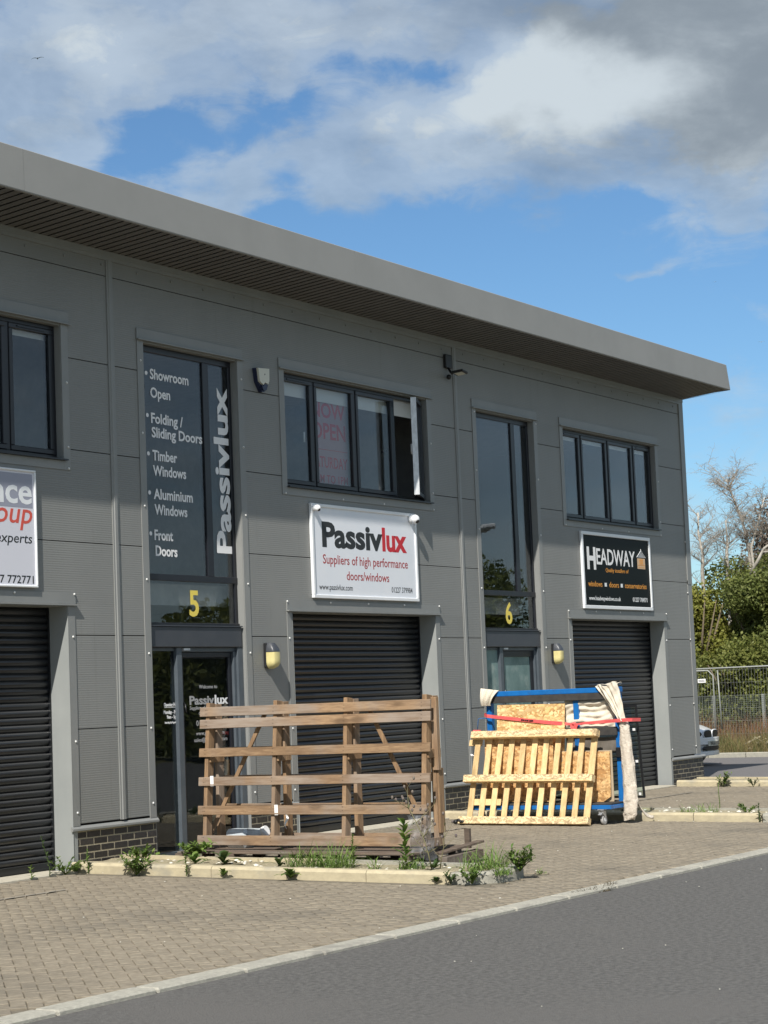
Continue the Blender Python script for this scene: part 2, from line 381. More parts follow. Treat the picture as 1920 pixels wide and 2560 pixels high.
# ------------------------------------------------------------------ ground
def gz(y): return .01*y if y < 0 else 0.0
def yk(x): return -6.06 - .0165*(x+3)          # paving edge of the channel kerb
M_asph = mat('worn road asphalt', (.074, .071, .066), (.140, .135, .126), rough=.85, scale=24, detail=12, bump=.9, bscale=60, contrast=(.36, .64), c3=(.118, .112, .104), s3=.35)
M_asph2 = mat('pinkish yard asphalt', (.12, .112, .112), (.165, .155, .15), rough=.9, scale=60, bump=.3, bscale=200)
M_pave = mat('brown grey block paving', (.205, .172, .126), (.285, .245, .184), rough=.88, scale=20, detail=9, var=.075, bump=.5, bscale=170, c3=(.185, .160, .122), s3=.7)
M_bed = mat('joint sand and moss', (.125, .107, .078), (.17, .15, .11), rough=1, scale=30)
M_kerb = mat('cream concrete kerb', (.50, .435, .29), (.40, .345, .235), rough=.9, scale=9, detail=8, bump=.3, bscale=120, c3=(.33, .30, .23), s3=2.5, stretch=(1, 1, 2))
M_kerbg = mat('grey concrete kerb', (.30, .29, .245), (.37, .35, .29), rough=.92, scale=14, detail=8, bump=.5, bscale=120)
M_chan = mat('grey concrete channel kerb', (.33, .315, .265), (.44, .42, .355), rough=.92, scale=34, detail=8, bump=.5, bscale=160, c3=(.27, .255, .22), s3=3)
M_soil = mat('dry gravelly soil', (.26, .22, .14), (.42, .37, .25), rough=1, scale=40, bump=.8, bscale=90)
M_verge = mat('rough dry ground', (.14, .12, .06), (.08, .095, .03), rough=1, scale=2, bump=.5, bscale=30)
M_thr = mat('pale concrete threshold', (.50, .46, .37), (.40, .37, .3), rough=.9, scale=20, bump=.2, bscale=120)
M_line = mat('worn pale bay line', (.27, .25, .215), (.19, .17, .14), rough=.9, scale=30, contrast=(.3, .7))

mb = MB(); mb.add([(-1500, -1500, -.16), (1500, -1500, -.16), (1500, 1500, -.16), (-1500, 1500, -.16)], [(0, 1, 2, 3)]); struct('ground', mb, M_verge, fix=False)
mb = MB(); mb.add([(-70, -24, -.12), (120, -24, -.12), (120, yk(120)-.19, -.078), (-70, yk(-70)-.19, -.078)], [(0, 1, 2, 3)])
struct('road', mb, M_asph, fix=False)
mb = MB()
for a, b in (((-16, -6.9), (15.4, 0)),):
    mb.add([(-16, yk(-16)+.02, -.071), (15.4, yk(15.4)+.02, -.072), (15.4, 0, -.010), (-16, 0, -.010)], [(0, 1, 2, 3)])
fore = struct('forecourt_paving', mb, M_bed, fix=False)
mb = MB(); mb.add([(15.2, -6.3, -.068), (25.9, -6.45, -.068), (25.9, 0, -.004), (15.2, 0, -.004), (25.9, 60, -.004), (15.2, 60, -.004)], [(0, 1, 2, 3), (3, 2, 4, 5)])
struct('yard', mb, M_asph2, fix=False)
mb = MB(); mb.add([(26.0, -6.5, .02), (90, -6.5, .02), (90, 90, .02), (26.0, 90, .02)], [(0, 1, 2, 3)]); struct('verge', mb, M_verge, fix=False)

# block paving in 90 degree herringbone, every block real
def build_pavers():
    U = .1; gap = .006; ch = .004
    isl = [(-1.10, .06, -5.18), (6.58, 7.75, -5.2), (14.1, 15.6, -9)]
    blocks = []
    s2 = math.sqrt(.5)
    for i in range(-125, 160):
        for j in range(-160, 125):
            r = (i - j) % 4
            if r == 0: bx = (i*U, j*U, 2*U, U)
            elif r == 3: bx = (i*U, j*U, U, 2*U)
            else: continue
            px_, py_ = bx[0]+bx[2]/2, bx[1]+bx[3]/2; cx, cy = (px_-py_)*s2, (px_+py_)*s2
            if cx < -10.4: continue
            if cy > -.235 or cy < yk(cx)+.075 or cx > 15.15: continue
            if any(a < cx < b and cy > c for a, b, c in isl): continue
            blocks.append((cx, cy, bx[2], bx[3]))
    B = np.array(blocks); n = len(B)
    ang = np.degrees(np.arctan2(B[:, 0]+17.006, B[:, 1]+14.128)); d = np.hypot(B[:, 0]+17.006, B[:, 1]+14.128)
    inv = (ang > 46) & (ang < 70.5) & (d > 9.2)
    score = np.where(inv, -d, -1e6 - d); order = np.argsort(-score)
    def geo(cx, cy, w_, h_, z, tx, ty, rot=True):
        hx, hy = w_/2-gap/2, h_/2-gap/2; P = []
        for (zz, ix) in ((-.03, 0), (-ch, 0), (0, ch)):
            for sx, sy in ((-1, -1), (1, -1), (1, 1), (-1, 1)):
                x, y = sx*(hx-ix), sy*(hy-ix); xx_, yy_ = ((x-y)*.70711, (x+y)*.70711) if rot else (x, y); P.append((cx+xx_, cy+yy_, z+zz+x*tx+y*ty))
        return P
    Fc = [(0, 1, 5, 4), (1, 2, 6, 5), (2, 3, 7, 6), (3, 0, 4, 7), (4, 5, 9, 8), (5, 6, 10, 9), (6, 7, 11, 10), (7, 4, 8, 11), (8, 9, 10, 11)]
    m1 = []
    for (w_, h_) in ((.2, .1), (.1, .2)):
        mb = MB(); mb.add(geo(0, 0, w_, h_, 0, 0, 0, False), Fc); m1.append(mesh_of('paver', mb, M_pave, fix=False))
    for k in order[:300]:
        cx, cy, w_, h_ = B[k]
        o = link('paver', m1[0] if w_ > h_ else m1[1], fore, (cx, cy, gz(cy)+.001+random.uniform(-.0015, .0015)))
        o.rotation_euler = (random.gauss(0, .010), random.gauss(0, .010), R(45)+random.gauss(0, .008))
    V = []; rest = order[300:]
    for k in rest:
        cx, cy, w_, h_ = B[k]; V += geo(cx, cy, w_, h_, gz(cy)+.001+random.uniform(-.0015, .0015), random.gauss(0, .010), random.gauss(0, .010))
    V = np.array(V); Q = (np.arange(len(rest))[:, None, None]*12 + np.array(Fc)[None]).reshape(-1, 4)
    o = link('pavers', rawmesh('pavers', V, Q, M_pave), fore); o['kind'] = 'stuff'
build_pavers()
for k, (x0, x1, y0) in enumerate(((-6.5, -2.45, -1.32), (2.2, 5.2, -1.30), (9.4, 12.5, -1.26))):
    mb = MB(); mb.add([(x0, y0, gz(y0)+.010), (x1, y0-.02, gz(y0)+.010), (x1, y0+.03, gz(y0)+.010), (x0, y0+.05, gz(y0)+.010)], [(0, 1, 2, 3)])
    part('bay_line', mb, M_line, fore, fix=False)

# channel kerb along the road
mb = MB(); mb.add([(-16, yk(-16)-.2, -.085), (40, yk(40)-.2, -.085), (40, yk(40)+.02, -.085), (-16, yk(-16)+.02, -.085)], [(0, 1, 2, 3)])
chan = struct('road_kerb', mb, M_bed, fix=False)
x = -11.69
while x < 33:
    L = .905; a, b = x+.006, x+L-.006
    if not (-1.62 < x < -1.5):
        ang = -.0165; c = Vector(((a+b)/2, yk((a+b)/2)-.10, -.070)); X = Vector((1, ang, 0)).normalized(); Y = Vector((-X.y, X.x, 0))
        tl = random.gauss(0, .004)
        m_ = MB(); m_.obox(c + Vector((0, 0, random.gauss(0, .0015))), X, Y, Vector((tl, 0, 1)).normalized(), (b-a)/2, .098, .022, .012)
        part('kerb_stone', m_, M_chan, chan)
    x += L

def kerb_path(name, pts, closed_end, nstone, label=None, mats=None, parent=None):
    """kerb stones laid along a path; profile .125 wide .10 high with a splayed road edge"""
    P = [Vector((p[0], p[1], 0)) for p in pts]
    L = [0]
    for a, b in zip(P, P[1:]): L.append(L[-1]+(b-a).length)
    def at(s):
        s = min(max(s, 0), L[-1])
        for i in range(len(L)-1):
            if s <= L[i+1]+1e-9:
                t = (s-L[i])/(L[i+1]-L[i]); d = (P[i+1]-P[i]).normalized(); return P[i].lerp(P[i+1], t), d
    step = L[-1]/nstone
    for k in range(nstone):
        a, b = k*step+.005, (k+1)*step-.005; n = max(2, int((b-a)/.10)); mb = MB(); prof = [(0, -.02), (0, .072), (.022, .10), (.125, .10), (.125, -.02)]
        rows = []; dz = random.gauss(0, .002); dn = random.gauss(0, .003)
        for i in range(n+1):
            p, d = at(a+(b-a)*i/n)
            if i in (0, n): _, d = at(a+(b-a)*(i/n*.98+.01))
            nrm = Vector((d.y, -d.x, 0)) * -1
            rows.append([p + nrm*(u+dn) + Vector((0, 0, v+gz(p.y)+dz)) for u, v in prof])
        V = [q for r in rows for q in r]; m = len(prof)
        Fs = [(i*m+j, i*m+(j+1) % m, (i+1)*m+(j+1) % m, (i+1)*m+j) for i in range(n) for j in range(m)] + [tuple(range(m)), tuple(range(n*m, n*m+m))[::-1]]
        mb.add(V, Fs); part('kerb_stone', mb, (mats(k) if mats else M_kerb), parent)

def arc(cx, cy, r, a0, a1, n=8): return [(cx+r*math.cos(R(a0+(a1-a0)*i/n)), cy+r*math.sin(R(a0+(a1-a0)*i/n))) for i in range(n+1)]
def island(x0, x1, yend, lab, y0=-.06):
    r = .42
    root = thing('kerbed_island', lab, 'kerb island', ((x0+x1)/2, yend/2, 0), 'kerbed strips between the parking bays')
    # inner line walks down the front side, round the end and back up
    kerb_path('k', [(x0, y0), (x0, yend+r)], 0, 5, parent=root, mats=lambda k: M_kerb)
    kerb_path('k', [(x0, yend+r-.004)] + arc(x0+r, yend+r, r, 180, 270)[1:] + [(x1-r, yend)] + arc(x1-r, yend+r, r, 270, 360)[1:], 0, 3, parent=root, mats=lambda k: M_kerbg)
    kerb_path('k', [(x1, yend+r+.004), (x1, y0+.05)], 0, 5, parent=root, mats=lambda k: M_kerb if k > 1 else M_kerbg)
    mb = MB(); n = 40
    mb.grid(lambda u, v: (x0+.1+(x1-x0-.2)*u, y0+(yend-y0+.12)*v, gz(yend*v)+.068+.012*math.sin(u*9+v*37)*math.cos(v*61)+(.012 if .2 < u < .8 else 0)), 8, n)
    part('soil', mb, M_soil, root)
    return root
isl1 = island(-.95, .02, -5.07, 'nearest cream kerbed island, full of weeds, in front of the timber crate')
isl2 = island(6.72, 7.68, -5.1, 'cream kerbed island running out behind the blue trolley')
isl3 = island(14.12, 15.2, -5.1, 'farthest cream kerbed island, beside the brick end of the building', y0=-.25)
mb = MB()
for (x0, x1) in ((-4.45, -.95), (3.2, 6.72), (10.86, 14.3)):
    m_ = MB(); m_.box((x0, -.16, -.03), (x1, .26, .012), .006); struct('concrete_threshold', m_, M_thr)
# far kerb of the yard
root = thing('yard_kerb', 'weathered far kerb of the side yard below the dry weeds', 'kerb', (25.95, 3, 0))
for k in range(12):
    m_ = MB(); m_.box((25.9, -5+k*.92, -.03), (26.03, -5+k*.92+.905, .105), .015); part('kerb_stone', m_, M_kerbg, root)

# ------------------------------------------------------------------ building
bld = thing('trade_unit_building', 'two-storey grey clad trade units with a deep overhanging roof edge', 'building', (4, 0, 0))
P = 7.66
def cells(x0, x1, z0, z1, holes):
    xs = sorted({x0, x1} | {h[i] for h in holes for i in (0, 1) if x0 < h[i] < x1}); zs = sorted({z0, z1} | {h[i] for h in holes for i in (2, 3) if z0 < h[i] < z1})
    out = []
    for zi in range(len(zs)-1):
        run = None
        for xi in range(len(xs)-1):
            cx, cz = (xs[xi]+xs[xi+1])/2, (zs[zi]+zs[zi+1])/2
            if any(h[0] < cx < h[1] and h[2] < cz < h[3] for h in holes):
                if run: out.append((run[0], run[1], zs[zi], zs[zi+1])); run = None
            else: run = (run[0] if run else xs[xi], xs[xi+1])
        if run: out.append((run[0], run[1], zs[zi], zs[zi+1]))
    return out
HOLES = []
for k in (-1, 0, 1):
    o_ = k*P; HOLES += [(.565+o_, 2.36+o_, -1, 5.82), (3.345+o_, 6.825+o_, 4.36, 5.82), (3.345+o_, 6.83+o_, -1, 2.79)]
XL, XR = -15.32, 15.70
# wall core with dark lining showing in the joints
mb = MB()
for a, b, c, d in cells(XL, XR, 0, 6.75, HOLES): mb.box((a, .083, c), (b, .25, d))
part('wall_lining', mb, M_dark, bld)
rows = [.48, 1.48, 2.48, 3.48, 4.48, 5.48, 6.48, 6.765]
cols = []
for k in (-2, -1, 0, 1):
    o_ = k*P; cols += [(o_+.05, o_+.5), (o_+.5, o_+P-.05)] if k > -2 else [(o_+.05, o_+P-.05)]
for (a, b) in [(k*P+.052, k*P+P-.052 if k < 1 else 15.60) for k in (-2, -1, 0, 1)]:
    for z0, z1 in zip(rows, rows[1:]):
        cs = cells(a, b, z0+.005, z1-.005, HOLES)
        # group touching cells in the same run into one sheet per side of an opening
        groups = []
        for c in cs:
            hit = [g for g in groups if any(abs(c[2]-q[3]) < 1e-6 and min(c[1], q[1]) - max(c[0], q[0]) > 0 for q in g)]
            g = [c]
            for h in hit: g += h; groups.remove(h)
            groups.append(g)
        for g in groups:
            mb = MB()
            for q in g: mb.box((q[0], 0, q[2]), (q[1], .08, q[3]), 0)
            part('cladding_panel', mb, M_panel, bld, fix=False)
for k in (-1, 0, 1, 2):
    x = k*P if k < 2 else None
    if x is None: continue
    mb = MB()
    mb.prism([(x-.052, .0), (x-.052, -.012), (x-.03, -.012), (x-.022, -.022), (x+.022, -.022), (x+.03, -.012), (x+.052, -.012), (x+.052, .0)], 'z', .48, 6.76)
    part('joint_cover_strip', mb, M_trim, bld)
mb = MB(); mb.box((15.595, -.012, .48), (15.76, .08, 3.52)); mb.box((15.595, -.018, 3.45), (15.768, .08, 6.765)); part('corner_trim', mb, M_trim, bld)
mb = MB(); mb.box((15.70, .08, .48), (15.76, 20, 6.76)); mb.box((XL, .25, .0), (XL+.1, 20, 6.76)); mb.box((XL, 19.9, 0), (15.70, 20, 6.76)); mb.box((15.66, .08, 0), (15.70, 20, .48)); part('side_wall', mb, M_panel, bld)
# openings: header flashings, side trims, reveals
def header(x0, x1, z):
    mb = MB(); mb.box((x0, -.014, z+.012), (x1, -.0005, z+.13)); mb.prism([(-.0005, z+.012), (-.045, z+.006), (-.045, z-.008), (-.04, z-.008), (-.0005, z-.002)], 'x', x0-.005, x1+.02)
    part('header_flashing', mb, M_trim, bld)
def trim(x0, x1, z0, z1, nm='side_trim'):
    mb = MB(); mb.box((x0, -.010, z0), (x1, -.0005, z1), 0); part(nm, mb, M_trim, bld)
screws = MB()
def screw(x, z, y=-.012): screws.sphere((x, y, z), .0135, .010, .0135, 8, 5)
M_reveal = mat('smooth grey reveal lining', (.265, .28, .275), (.305, .318, .31), rough=.38, scale=1.6, stretch=(1, 1, .7))
for k in (-1, 0, 1):
    o_ = k*P
    header(.45+o_, 2.47+o_, 5.84); header(3.235+o_, 6.95+o_, 5.84)
    trim(.455+o_, .565+o_, .46, 5.838); trim(2.36+o_, 2.472+o_, .46, 5.838)
    trim(3.235+o_, 3.345+o_, 4.25, 5.838); trim(6.825+o_, 6.935+o_, 4.25, 5.838); trim(3.346+o_, 6.824+o_, 4.25, 4.345, 'sill_flashing')
    header(3.235+o_, 6.95+o_, 2.80); trim(3.235+o_, 3.335+o_, .46, 2.79); trim(6.835+o_, 6.94+o_, .46, 2.79)
    for z in np.arange(.62, 5.8, .86 if k else .83):
        for x in (.545+o_, 2.38+o_): screw(x-.035 if x < 1.5+o_ else x+.055, z)
    for z in (.6, 1.35, 2.46): screw(3.27+o_, z); screw(6.90+o_, z)
    for x in (3.24, 4.2, 5.1, 6.0, 6.93): screw(x+o_, 2.915, -.018)
    for x in (3.3, 4.6, 5.6, 6.9): screw(x+o_, 4.268)
    for z in (4.5, 5.2): screw(6.9+o_, z)
    # shutter bay reveal
    mb = MB(); mb.box((3.3452+o_, -.0105, -.02), (3.350+o_, .30, 2.785)); mb.box((6.8245+o_, -.0105, -.02), (6.8297+o_, .30, 2.785)); mb.box((3.3452+o_, -.009, 2.7852), (6.8297+o_, .30, 2.7895))
    part('shutter_reveal', mb, M_reveal, bld)
    mb = MB(); mb.box((6.84+o_, -.004, -.02), (6.9+o_, .0+.02, .41)); mb.box((3.30+o_, .0, -.02), (3.335+o_, .03, .41)); part('jamb_foot', mb, M_reveal, bld)
    # window reveal
    mb = MB(); mb.box((3.345+o_, 0.001, 4.352), (3.350+o_, .09, 5.82)); mb.box((6.820+o_, .001, 4.352), (6.825+o_, .09, 5.82)); mb.box((3.35+o_, .001, 5.815), (6.82+o_, .09, 5.82))
    mb.box((.565+o_, .001, 0), (.57+o_, .15, 5.82)); mb.box((2.355+o_, .001, 0), (2.36+o_, .15, 5.82)); mb.box((.57+o_, .001, 5.815), (2.355+o_, .15, 5.82))
    part('window_reveal', mb, M_trim, bld)
for z in (.62, 1.36, 2.48, 3.30, 4.2): screw(15.57, z)
es_ = MB()
for x in np.arange(-15, 15.6, .62): es_.sphere((x, 6.60*0-.004, 6.60), .016, .010, .016, 8, 5)
part('eaves_screws', es_, M_trim, bld, kind='stuff', fix=False)  # trim grey instead of white caps: eave shade put into their colour
o = part('screw_heads', screws, M_screw, bld, kind='stuff', fix=False)
# eaves trim under the soffit
mb = MB(); mb.box((XL, -.02, 6.66), (15.60, -.0005, 6.70)); mb.prism([(-.0005, 6.70), (-.03, 6.70), (-.03, 6.76), (-.0005, 6.76)], 'x', XL, 15.76)
part('eaves_trim', mb, M_trim, bld)
# corrugated soffit, ribs running out from the wall
mb = MB(); xs = []; x = XL
while x < 15.76: xs += [(x, 0), (x+.10, 0), (x+.125, .035), (x+.175, .035)]; x += .13
xs = [q for q in xs if q[0] < 15.76]; n = len(xs)
V = [(a, y, z+b) for (y, z) in ((.0, 6.757), (-.90, 6.833)) for a, b in xs]
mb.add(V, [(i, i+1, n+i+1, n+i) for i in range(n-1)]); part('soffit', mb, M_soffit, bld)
# roof body and fascia lengths
mb = MB(); mb.prism([(-.88, 6.875), (0, 6.80), (20.3, 6.80), (20.3, 7.0), (-.88, 7.24)], 'x', XL-.1, 15.66); part('roof', mb, M_trim, bld)
x = XL-.1; L = 3.06; first = True
edges = [x]
xx = 15.81
es = []
while xx > XL: es.append(xx); xx -= 6.06
es.append(XL-.1)
for i in range(len(es)-1):
    b, a = es[i]-(.0 if i == 0 else .001), es[i+1]+.001
    sl = .115 if i == 0 else 0
    prof = [(-.885, 6.828), (-.920, 6.828), (-.925, 6.84), (-.918, 7.262), (-.905, 7.272), (-.86, 7.272)]
    V = [(a, u, v) for u, v in prof] + [(b-sl*(v-6.828)/.44, u, v) for u, v in prof] + [(a, .3, 7.26), (b-sl, .3, 7.26)]
    m = len(prof); mb = MB(); mb.add(V, [(j, j+1, m+j+1, m+j) for j in range(m-1)] + [(m-1, 2*m, 2*m+1, 2*m-1)])
    if i == 0: mb.add([(15.81, -.92, 6.828), (15.81, .3, 6.80), (15.70, .3, 7.26), (15.70, -.918, 7.262)], [(0, 1, 2, 3)])
    part('fascia_panel', mb, M_fascia, bld)
mb = MB(); mb.add([(15.76, -.02, 6.752), (15.81, -.9, 6.828), (15.81, .3, 6.75), (15.76, .3, 6.75)], [(0, 1, 2, 3)]); mb.box((15.70, .25, 6.75), (15.80, 20.3, 7.2)); part('verge_trim', mb, M_fascia, bld)
# interiors: floors, ceilings, party walls
mb = MB(); mb.box((XL+.1, .3, -.02), (15.66, 12, .0)); part('ground_floor', mb, M_intd, bld)
mb = MB(); mb.box((XL+.1, .3, 2.85), (15.66, 12, 3.1)); part('upper_floor', mb, M_int, bld)
mb = MB(); mb.box((XL+.1, 12, 0), (15.66, 12.1, 6.7)); mb.box((XL+.1, .3, 6.1), (15.66, 12, 6.2))
for k in (-1, 0, 1): mb.box((k*P-.08, .26, 0), (k*P+.08, 12, 6.1)); mb.box((k*P+2.9, .26, 0), (k*P+3.0, 6, 2.84))
mb.box((2.5, 4.2, 3.1), (7.5, 4.3, 6.1)); mb.box((10.2, 4.2, 3.1), (15.2, 4.3, 6.1)); mb.box((-5.2, 4.2, 3.1), (-.2, 4.3, 6.1))
part('inner_wall', mb, M_int, bld)

# roller shutters
def slat_mesh(w_):
    mb = MB(); pr = [(.0, .0), (-.011, .010), (-.021, .026), (-.024, .040), (-.021, .054), (-.011, .068), (0, .074), (.006, .074), (.006, 0)]
    mb.prism([(u, v) for u, v in pr], 'x', 0, w_); return mesh_of('slat', mb, M_slat)
SL = slat_mesh(3.472)
for k in (-1, 0, 1):
    o_ = k*P; mb = MB(); mb.box((3.35+o_, .30, .09), (6.825+o_, .302, 2.80)); mb.box((3.35+o_, .27, .015), (6.825+o_, .30, .095), .004)
    mb.box((3.3505+o_, .250, .0), (3.37+o_, .299, 2.785)); mb.box((6.806+o_, .250, .0), (6.824+o_, .299, 2.785))
    sh = part('roller_shutter', mb, M_slat, bld)
    z = .097
    while z < 2.80: link('slat', SL, sh, (3.351+o_, .292, z)); z += .0765
# plinth
rowsz = [.33-.075*i for i in range(5)]
BR = {}
def brick_mesh(L):
    L = round(L, 3)
    if L not in BR: mb = MB(); mb.box((0, 0, 0), (L, .09, .065), .004); BR[L] = mesh_of('brick', mb, M_brick)
    return BR[L]
for a, b in ((-.83, .565), (2.36, 3.30), (6.90, 8.225), (10.02, 10.96), (14.56, 15.88)):
    endw = b > 15.7
    mb = MB(); mb.box((a, .0022, -.03), (b-(0 if not endw else .006), .12 if not endw else 1.2, .405)); pl = part('brick_plinth', mb, M_mortar, bld)
    mb = MB(); mb.prism([(-.030, .414), (-.030, .434), (-.0005, .462), (-.0005, .408), (-.027, .408)], 'x', a-.03 if a > -1 else a, b+(.03 if b > 1 else .02) if not endw else 15.95); part('plinth_flashing', mb, M_trim, bld)
    for i, z in enumerate(rowsz+[-.045]):
        x = a + (0 if i % 2 == 0 else -.1125)
        while x < b-.02:
            x0, x1 = max(x, a+.0), min(x+.215, b)
            if x1-x0 > .03: link('brick', brick_mesh(x1-x0), pl, (x0, random.uniform(-.0015, .001), z))
            x += .225
    if endw:
        BRS = {}
        for i, z in enumerate(rowsz+[-.045]):
            y = .10 + (0 if i % 2 else .1125)
            while y < 1.15:
                m_ = MB(); m_.box((15.80, y, z), (15.88, min(y+.215, 1.2), z+.065), .004)
                if 'b' not in BRS: BRS['b'] = mesh_of('brick', (lambda q: (q.box((-.08, 0, 0), (0, .215, .065), .004), q)[1])(MB()), M_brick)
                link('brick', BRS['b'], pl, (15.882, y, z)); y += .225
mb = MB(); mb.box((15.76, -.03, .41), (15.95, 1.2, .425)); part('plinth_flashing', mb, M_trim, bld)

# ---- windows
def xr(x, y=.105): return x + y*(x+17.006)/14.128
def zr(z, y=.105): return 1.692 + (z-1.692)*(1+y/14.128)
def bar(mb, x0, x1, z0, z1, y0, y1, ch=.004): mb.box((x0, y0, z0), (x1, y1, z1), ch)
def ring(mb, x0, x1, z0, z1, y0, y1, w_, ch=.004):
    bar(mb, x0, x1, z1-w_, z1, y0, y1, ch); bar(mb, x0, x1, z0, z0+w_, y0, y1, ch)
    bar(mb, x0, x0+w_, z0+w_, z1-w_, y0, y1, ch); bar(mb, x1-w_, x1, z0+w_, z1-w_, y0, y1, ch)
def window_of(k, op=False):
    o_ = k*P; mb = MB(); ring(mb, 3.35+o_, 6.82+o_, 4.365, 5.812, .08, .15, .045)
    for x in (4.10, 5.085, 6.07): bar(mb, x-.03+o_, x+.03+o_, 4.41, 5.767, .082, .15)
    mb.box((3.34+o_, -.05, 4.347), (6.86+o_, .09, 4.363))
    wn = part('window', mb, M_anth, bld)
    L = [3.395, 4.10, 5.085, 6.07, 6.775]
    for i in range(4):
        a, b = L[i]+o_+(.03 if i else 0), L[i+1]+o_-(.03 if i < 3 else 0)
        if op and i == 3: continue
        m_ = MB(); ring(m_, a+.002, b-.002, 4.412, 5.765, .068, .12, .055, .006); part('sash', m_, M_anth, wn)
        m_ = MB(); m_.box((a+.05, .095, 4.46), (b-.05, .101, 5.72)); part('pane', m_, M_glass, wn)
        if i in (0, 3):
            m_ = MB(); m_.box((a+.12, .058, 5.732), (b-.12, .068, 5.748)); part('trickle_vent', m_, M_anth, wn)
    for i in range(4):
        if True:
            a, b = L[i]+o_+.04, L[i+1]+o_-.04
            m_ = MB(); m_.box((a, .16, 5.55 if k == 0 else 5.66), (b, .164, 5.80)); part('roller_blind', m_, M_blind, wn)
    return wn
for k in (-1, 0, 1): wn = window_of(k, k == 0)
wn0 = [o for o in bld.children if o.name.startswith('window') and not 'reveal' in o.name][1]
# the casement standing open
th = R(24.5); hx_, hy_ = 6.770, .075
X = Vector((-math.cos(th), -math.sin(th), 0)); Yn = Vector((-X.y, X.x, 0)); Zv = Vector((0, 0, 1)); hp = Vector((hx_, hy_, 0)); Wd = .665
m_ = MB()
def sb(u0, u1, z0, z1, t0=-.026, t1=.026, mb_=None):
    c = hp + X*((u0+u1)/2) + Yn*((t0+t1)/2) + Vector((0, 0, (z0+z1)/2)); (mb_ or m_).obox(c, X, Yn, Zv, (u1-u0)/2, (t1-t0)/2, (z1-z0)/2, .004)
for (u0, u1, z0, z1) in ((0, .055, 4.41, 5.765), (Wd-.055, Wd, 4.41, 5.765), (.055, Wd-.055, 4.41, 4.465), (.055, Wd-.055, 5.71, 5.765)): sb(u0, u1, z0, z1, -.02, .03)
part('open_sash', m_, M_anth, wn0)
m_ = MB(); sb(Wd+.001, Wd+.007, 4.415, 5.76, -.045, .032, m_); sb(Wd-.05, Wd, 4.415, 5.76, -.045, -.021, m_); part('sash_edge', m_, M_alu, wn0)
m_ = MB(); sb(.05, Wd-.05, 4.46, 5.72, -.004, .004, m_); part('pane', m_, M_glass, wn0)
m_ = MB(); m_.tube([hp + X*(Wd-.03) + Yn*(-.06) + Vector((0, 0, z)) for z in (4.98, 5.12)], .011); part('window_handle', m_, M_wplas, wn0)
for a, b in ((3.97, 4.98),):
    m_ = MB(); m_.tube([(a, .14, b), (a-.01, .13, b+.13)], .012); part('window_handle', m_, M_wplas, wn0)
m_ = MB(); m_.tube([(5.98, .14, 5.02), (5.90, .15, 5.03), (5.86, .15, 5.01)], .012); part('window_handle', m_, M_blk, wn0)

# ---- entrance bays
M_panerefl = mat('teal reflection painted panes', (.12, .19, .19), (.20, .29, .285), rough=.15, scale=2.2, detail=4, c3=(.30, .36, .34), s3=3.0)  # teal glass reflection and blurred shapes behind it painted into the pane colour
def bay(k):
    o_ = k*P; mb = MB()
    bar(mb, .572+o_, .625+o_, 2.60, 5.76, .09, .16); bar(mb, 2.30+o_, 2.353+o_, 2.60, 5.76, .09, .16); bar(mb, .572+o_, 2.353+o_, 5.74, 5.812, .088, .16)
    bar(mb, 1.785+o_, 1.90+o_, 3.19, 5.74, .085, .16); bar(mb, .572+o_, 2.353+o_, 3.115, 3.19, .082, .16); bar(mb, .572+o_, 2.353+o_, 2.595, 2.635, .07, .16)
    wn = part('entrance_window', mb, M_anth, bld)
    for a, b, c, d in ((.62, 1.79, 3.185, 5.745), (1.895, 2.305, 3.185, 5.745), (.62, 2.305, 2.63, 3.12)):
        m_ = MB(); m_.box((a+o_, .105, c), (b+o_, .112, d)); part('pane', m_, M_glass, wn)
    m_ = MB(); m_.box((.573+o_, .03, 2.352), (2.335+o_, .16, 2.59), .008); m_.box((.573+o_, .015, 2.59), (2.335+o_, .07, 2.603)); part('entrance_fascia', m_, M_anth2, bld)
    mb = MB(); bar(mb, .572+o_, .60+o_, .0, 2.35, .09, .15); bar(mb, .60+o_, 1.10+o_, .0, .045, .09, .15); bar(mb, .60+o_, 1.10+o_, 2.31, 2.35, .09, .15)
    bar(mb, 1.10+o_, 1.195+o_, 0, 2.35, .06, .17); bar(mb, 1.195+o_, 2.26+o_, 2.30, 2.35, .08, .16); bar(mb, 2.25+o_, 2.353+o_, 0, 2.35, .04, .17)
    bar(mb, 2.20+o_, 2.25+o_, 0, 2.30, .07, .17)
    dr = part('entrance_door', mb, M_jamb, bld)
    m_ = MB(); m_.box((.598+o_, .105, .04), (1.10+o_, .112, 2.315)); part('side_light', m_, M_panerefl if k == 1 else M_glassd, dr)
    m_ = MB(); ring(m_, 1.20+o_, 2.196+o_, .012, 2.295, .10, .15, .085 if k == 1 else .06); lf = part('door_leaf', m_, M_anth, dr)
    e_ = .08 if k == 1 else .055
    m_ = MB(); m_.box((1.20+e_+o_, .118, .09), (2.196-e_+o_, .125, 2.22)); part('door_glass', m_, M_panerefl if k == 1 else M_glassd, dr)
    m_ = MB(); m_.box((1.225+o_, .07, 1.68), (1.24+o_, .10, 1.72)); m_.tube([(1.232+o_, .06, 1.70), (1.232+o_, .055, 1.60)], .01); part('door_handle', m_, M_alu if k == 1 else M_blk, dr)
    m_ = MB(); m_.box((1.22+o_, .05, 2.315), (1.34+o_, .10, 2.34)); part('door_closer', m_, M_alu, dr)
    return wn, dr
bays = {k: bay(k) for k in (-1, 0, 1)}
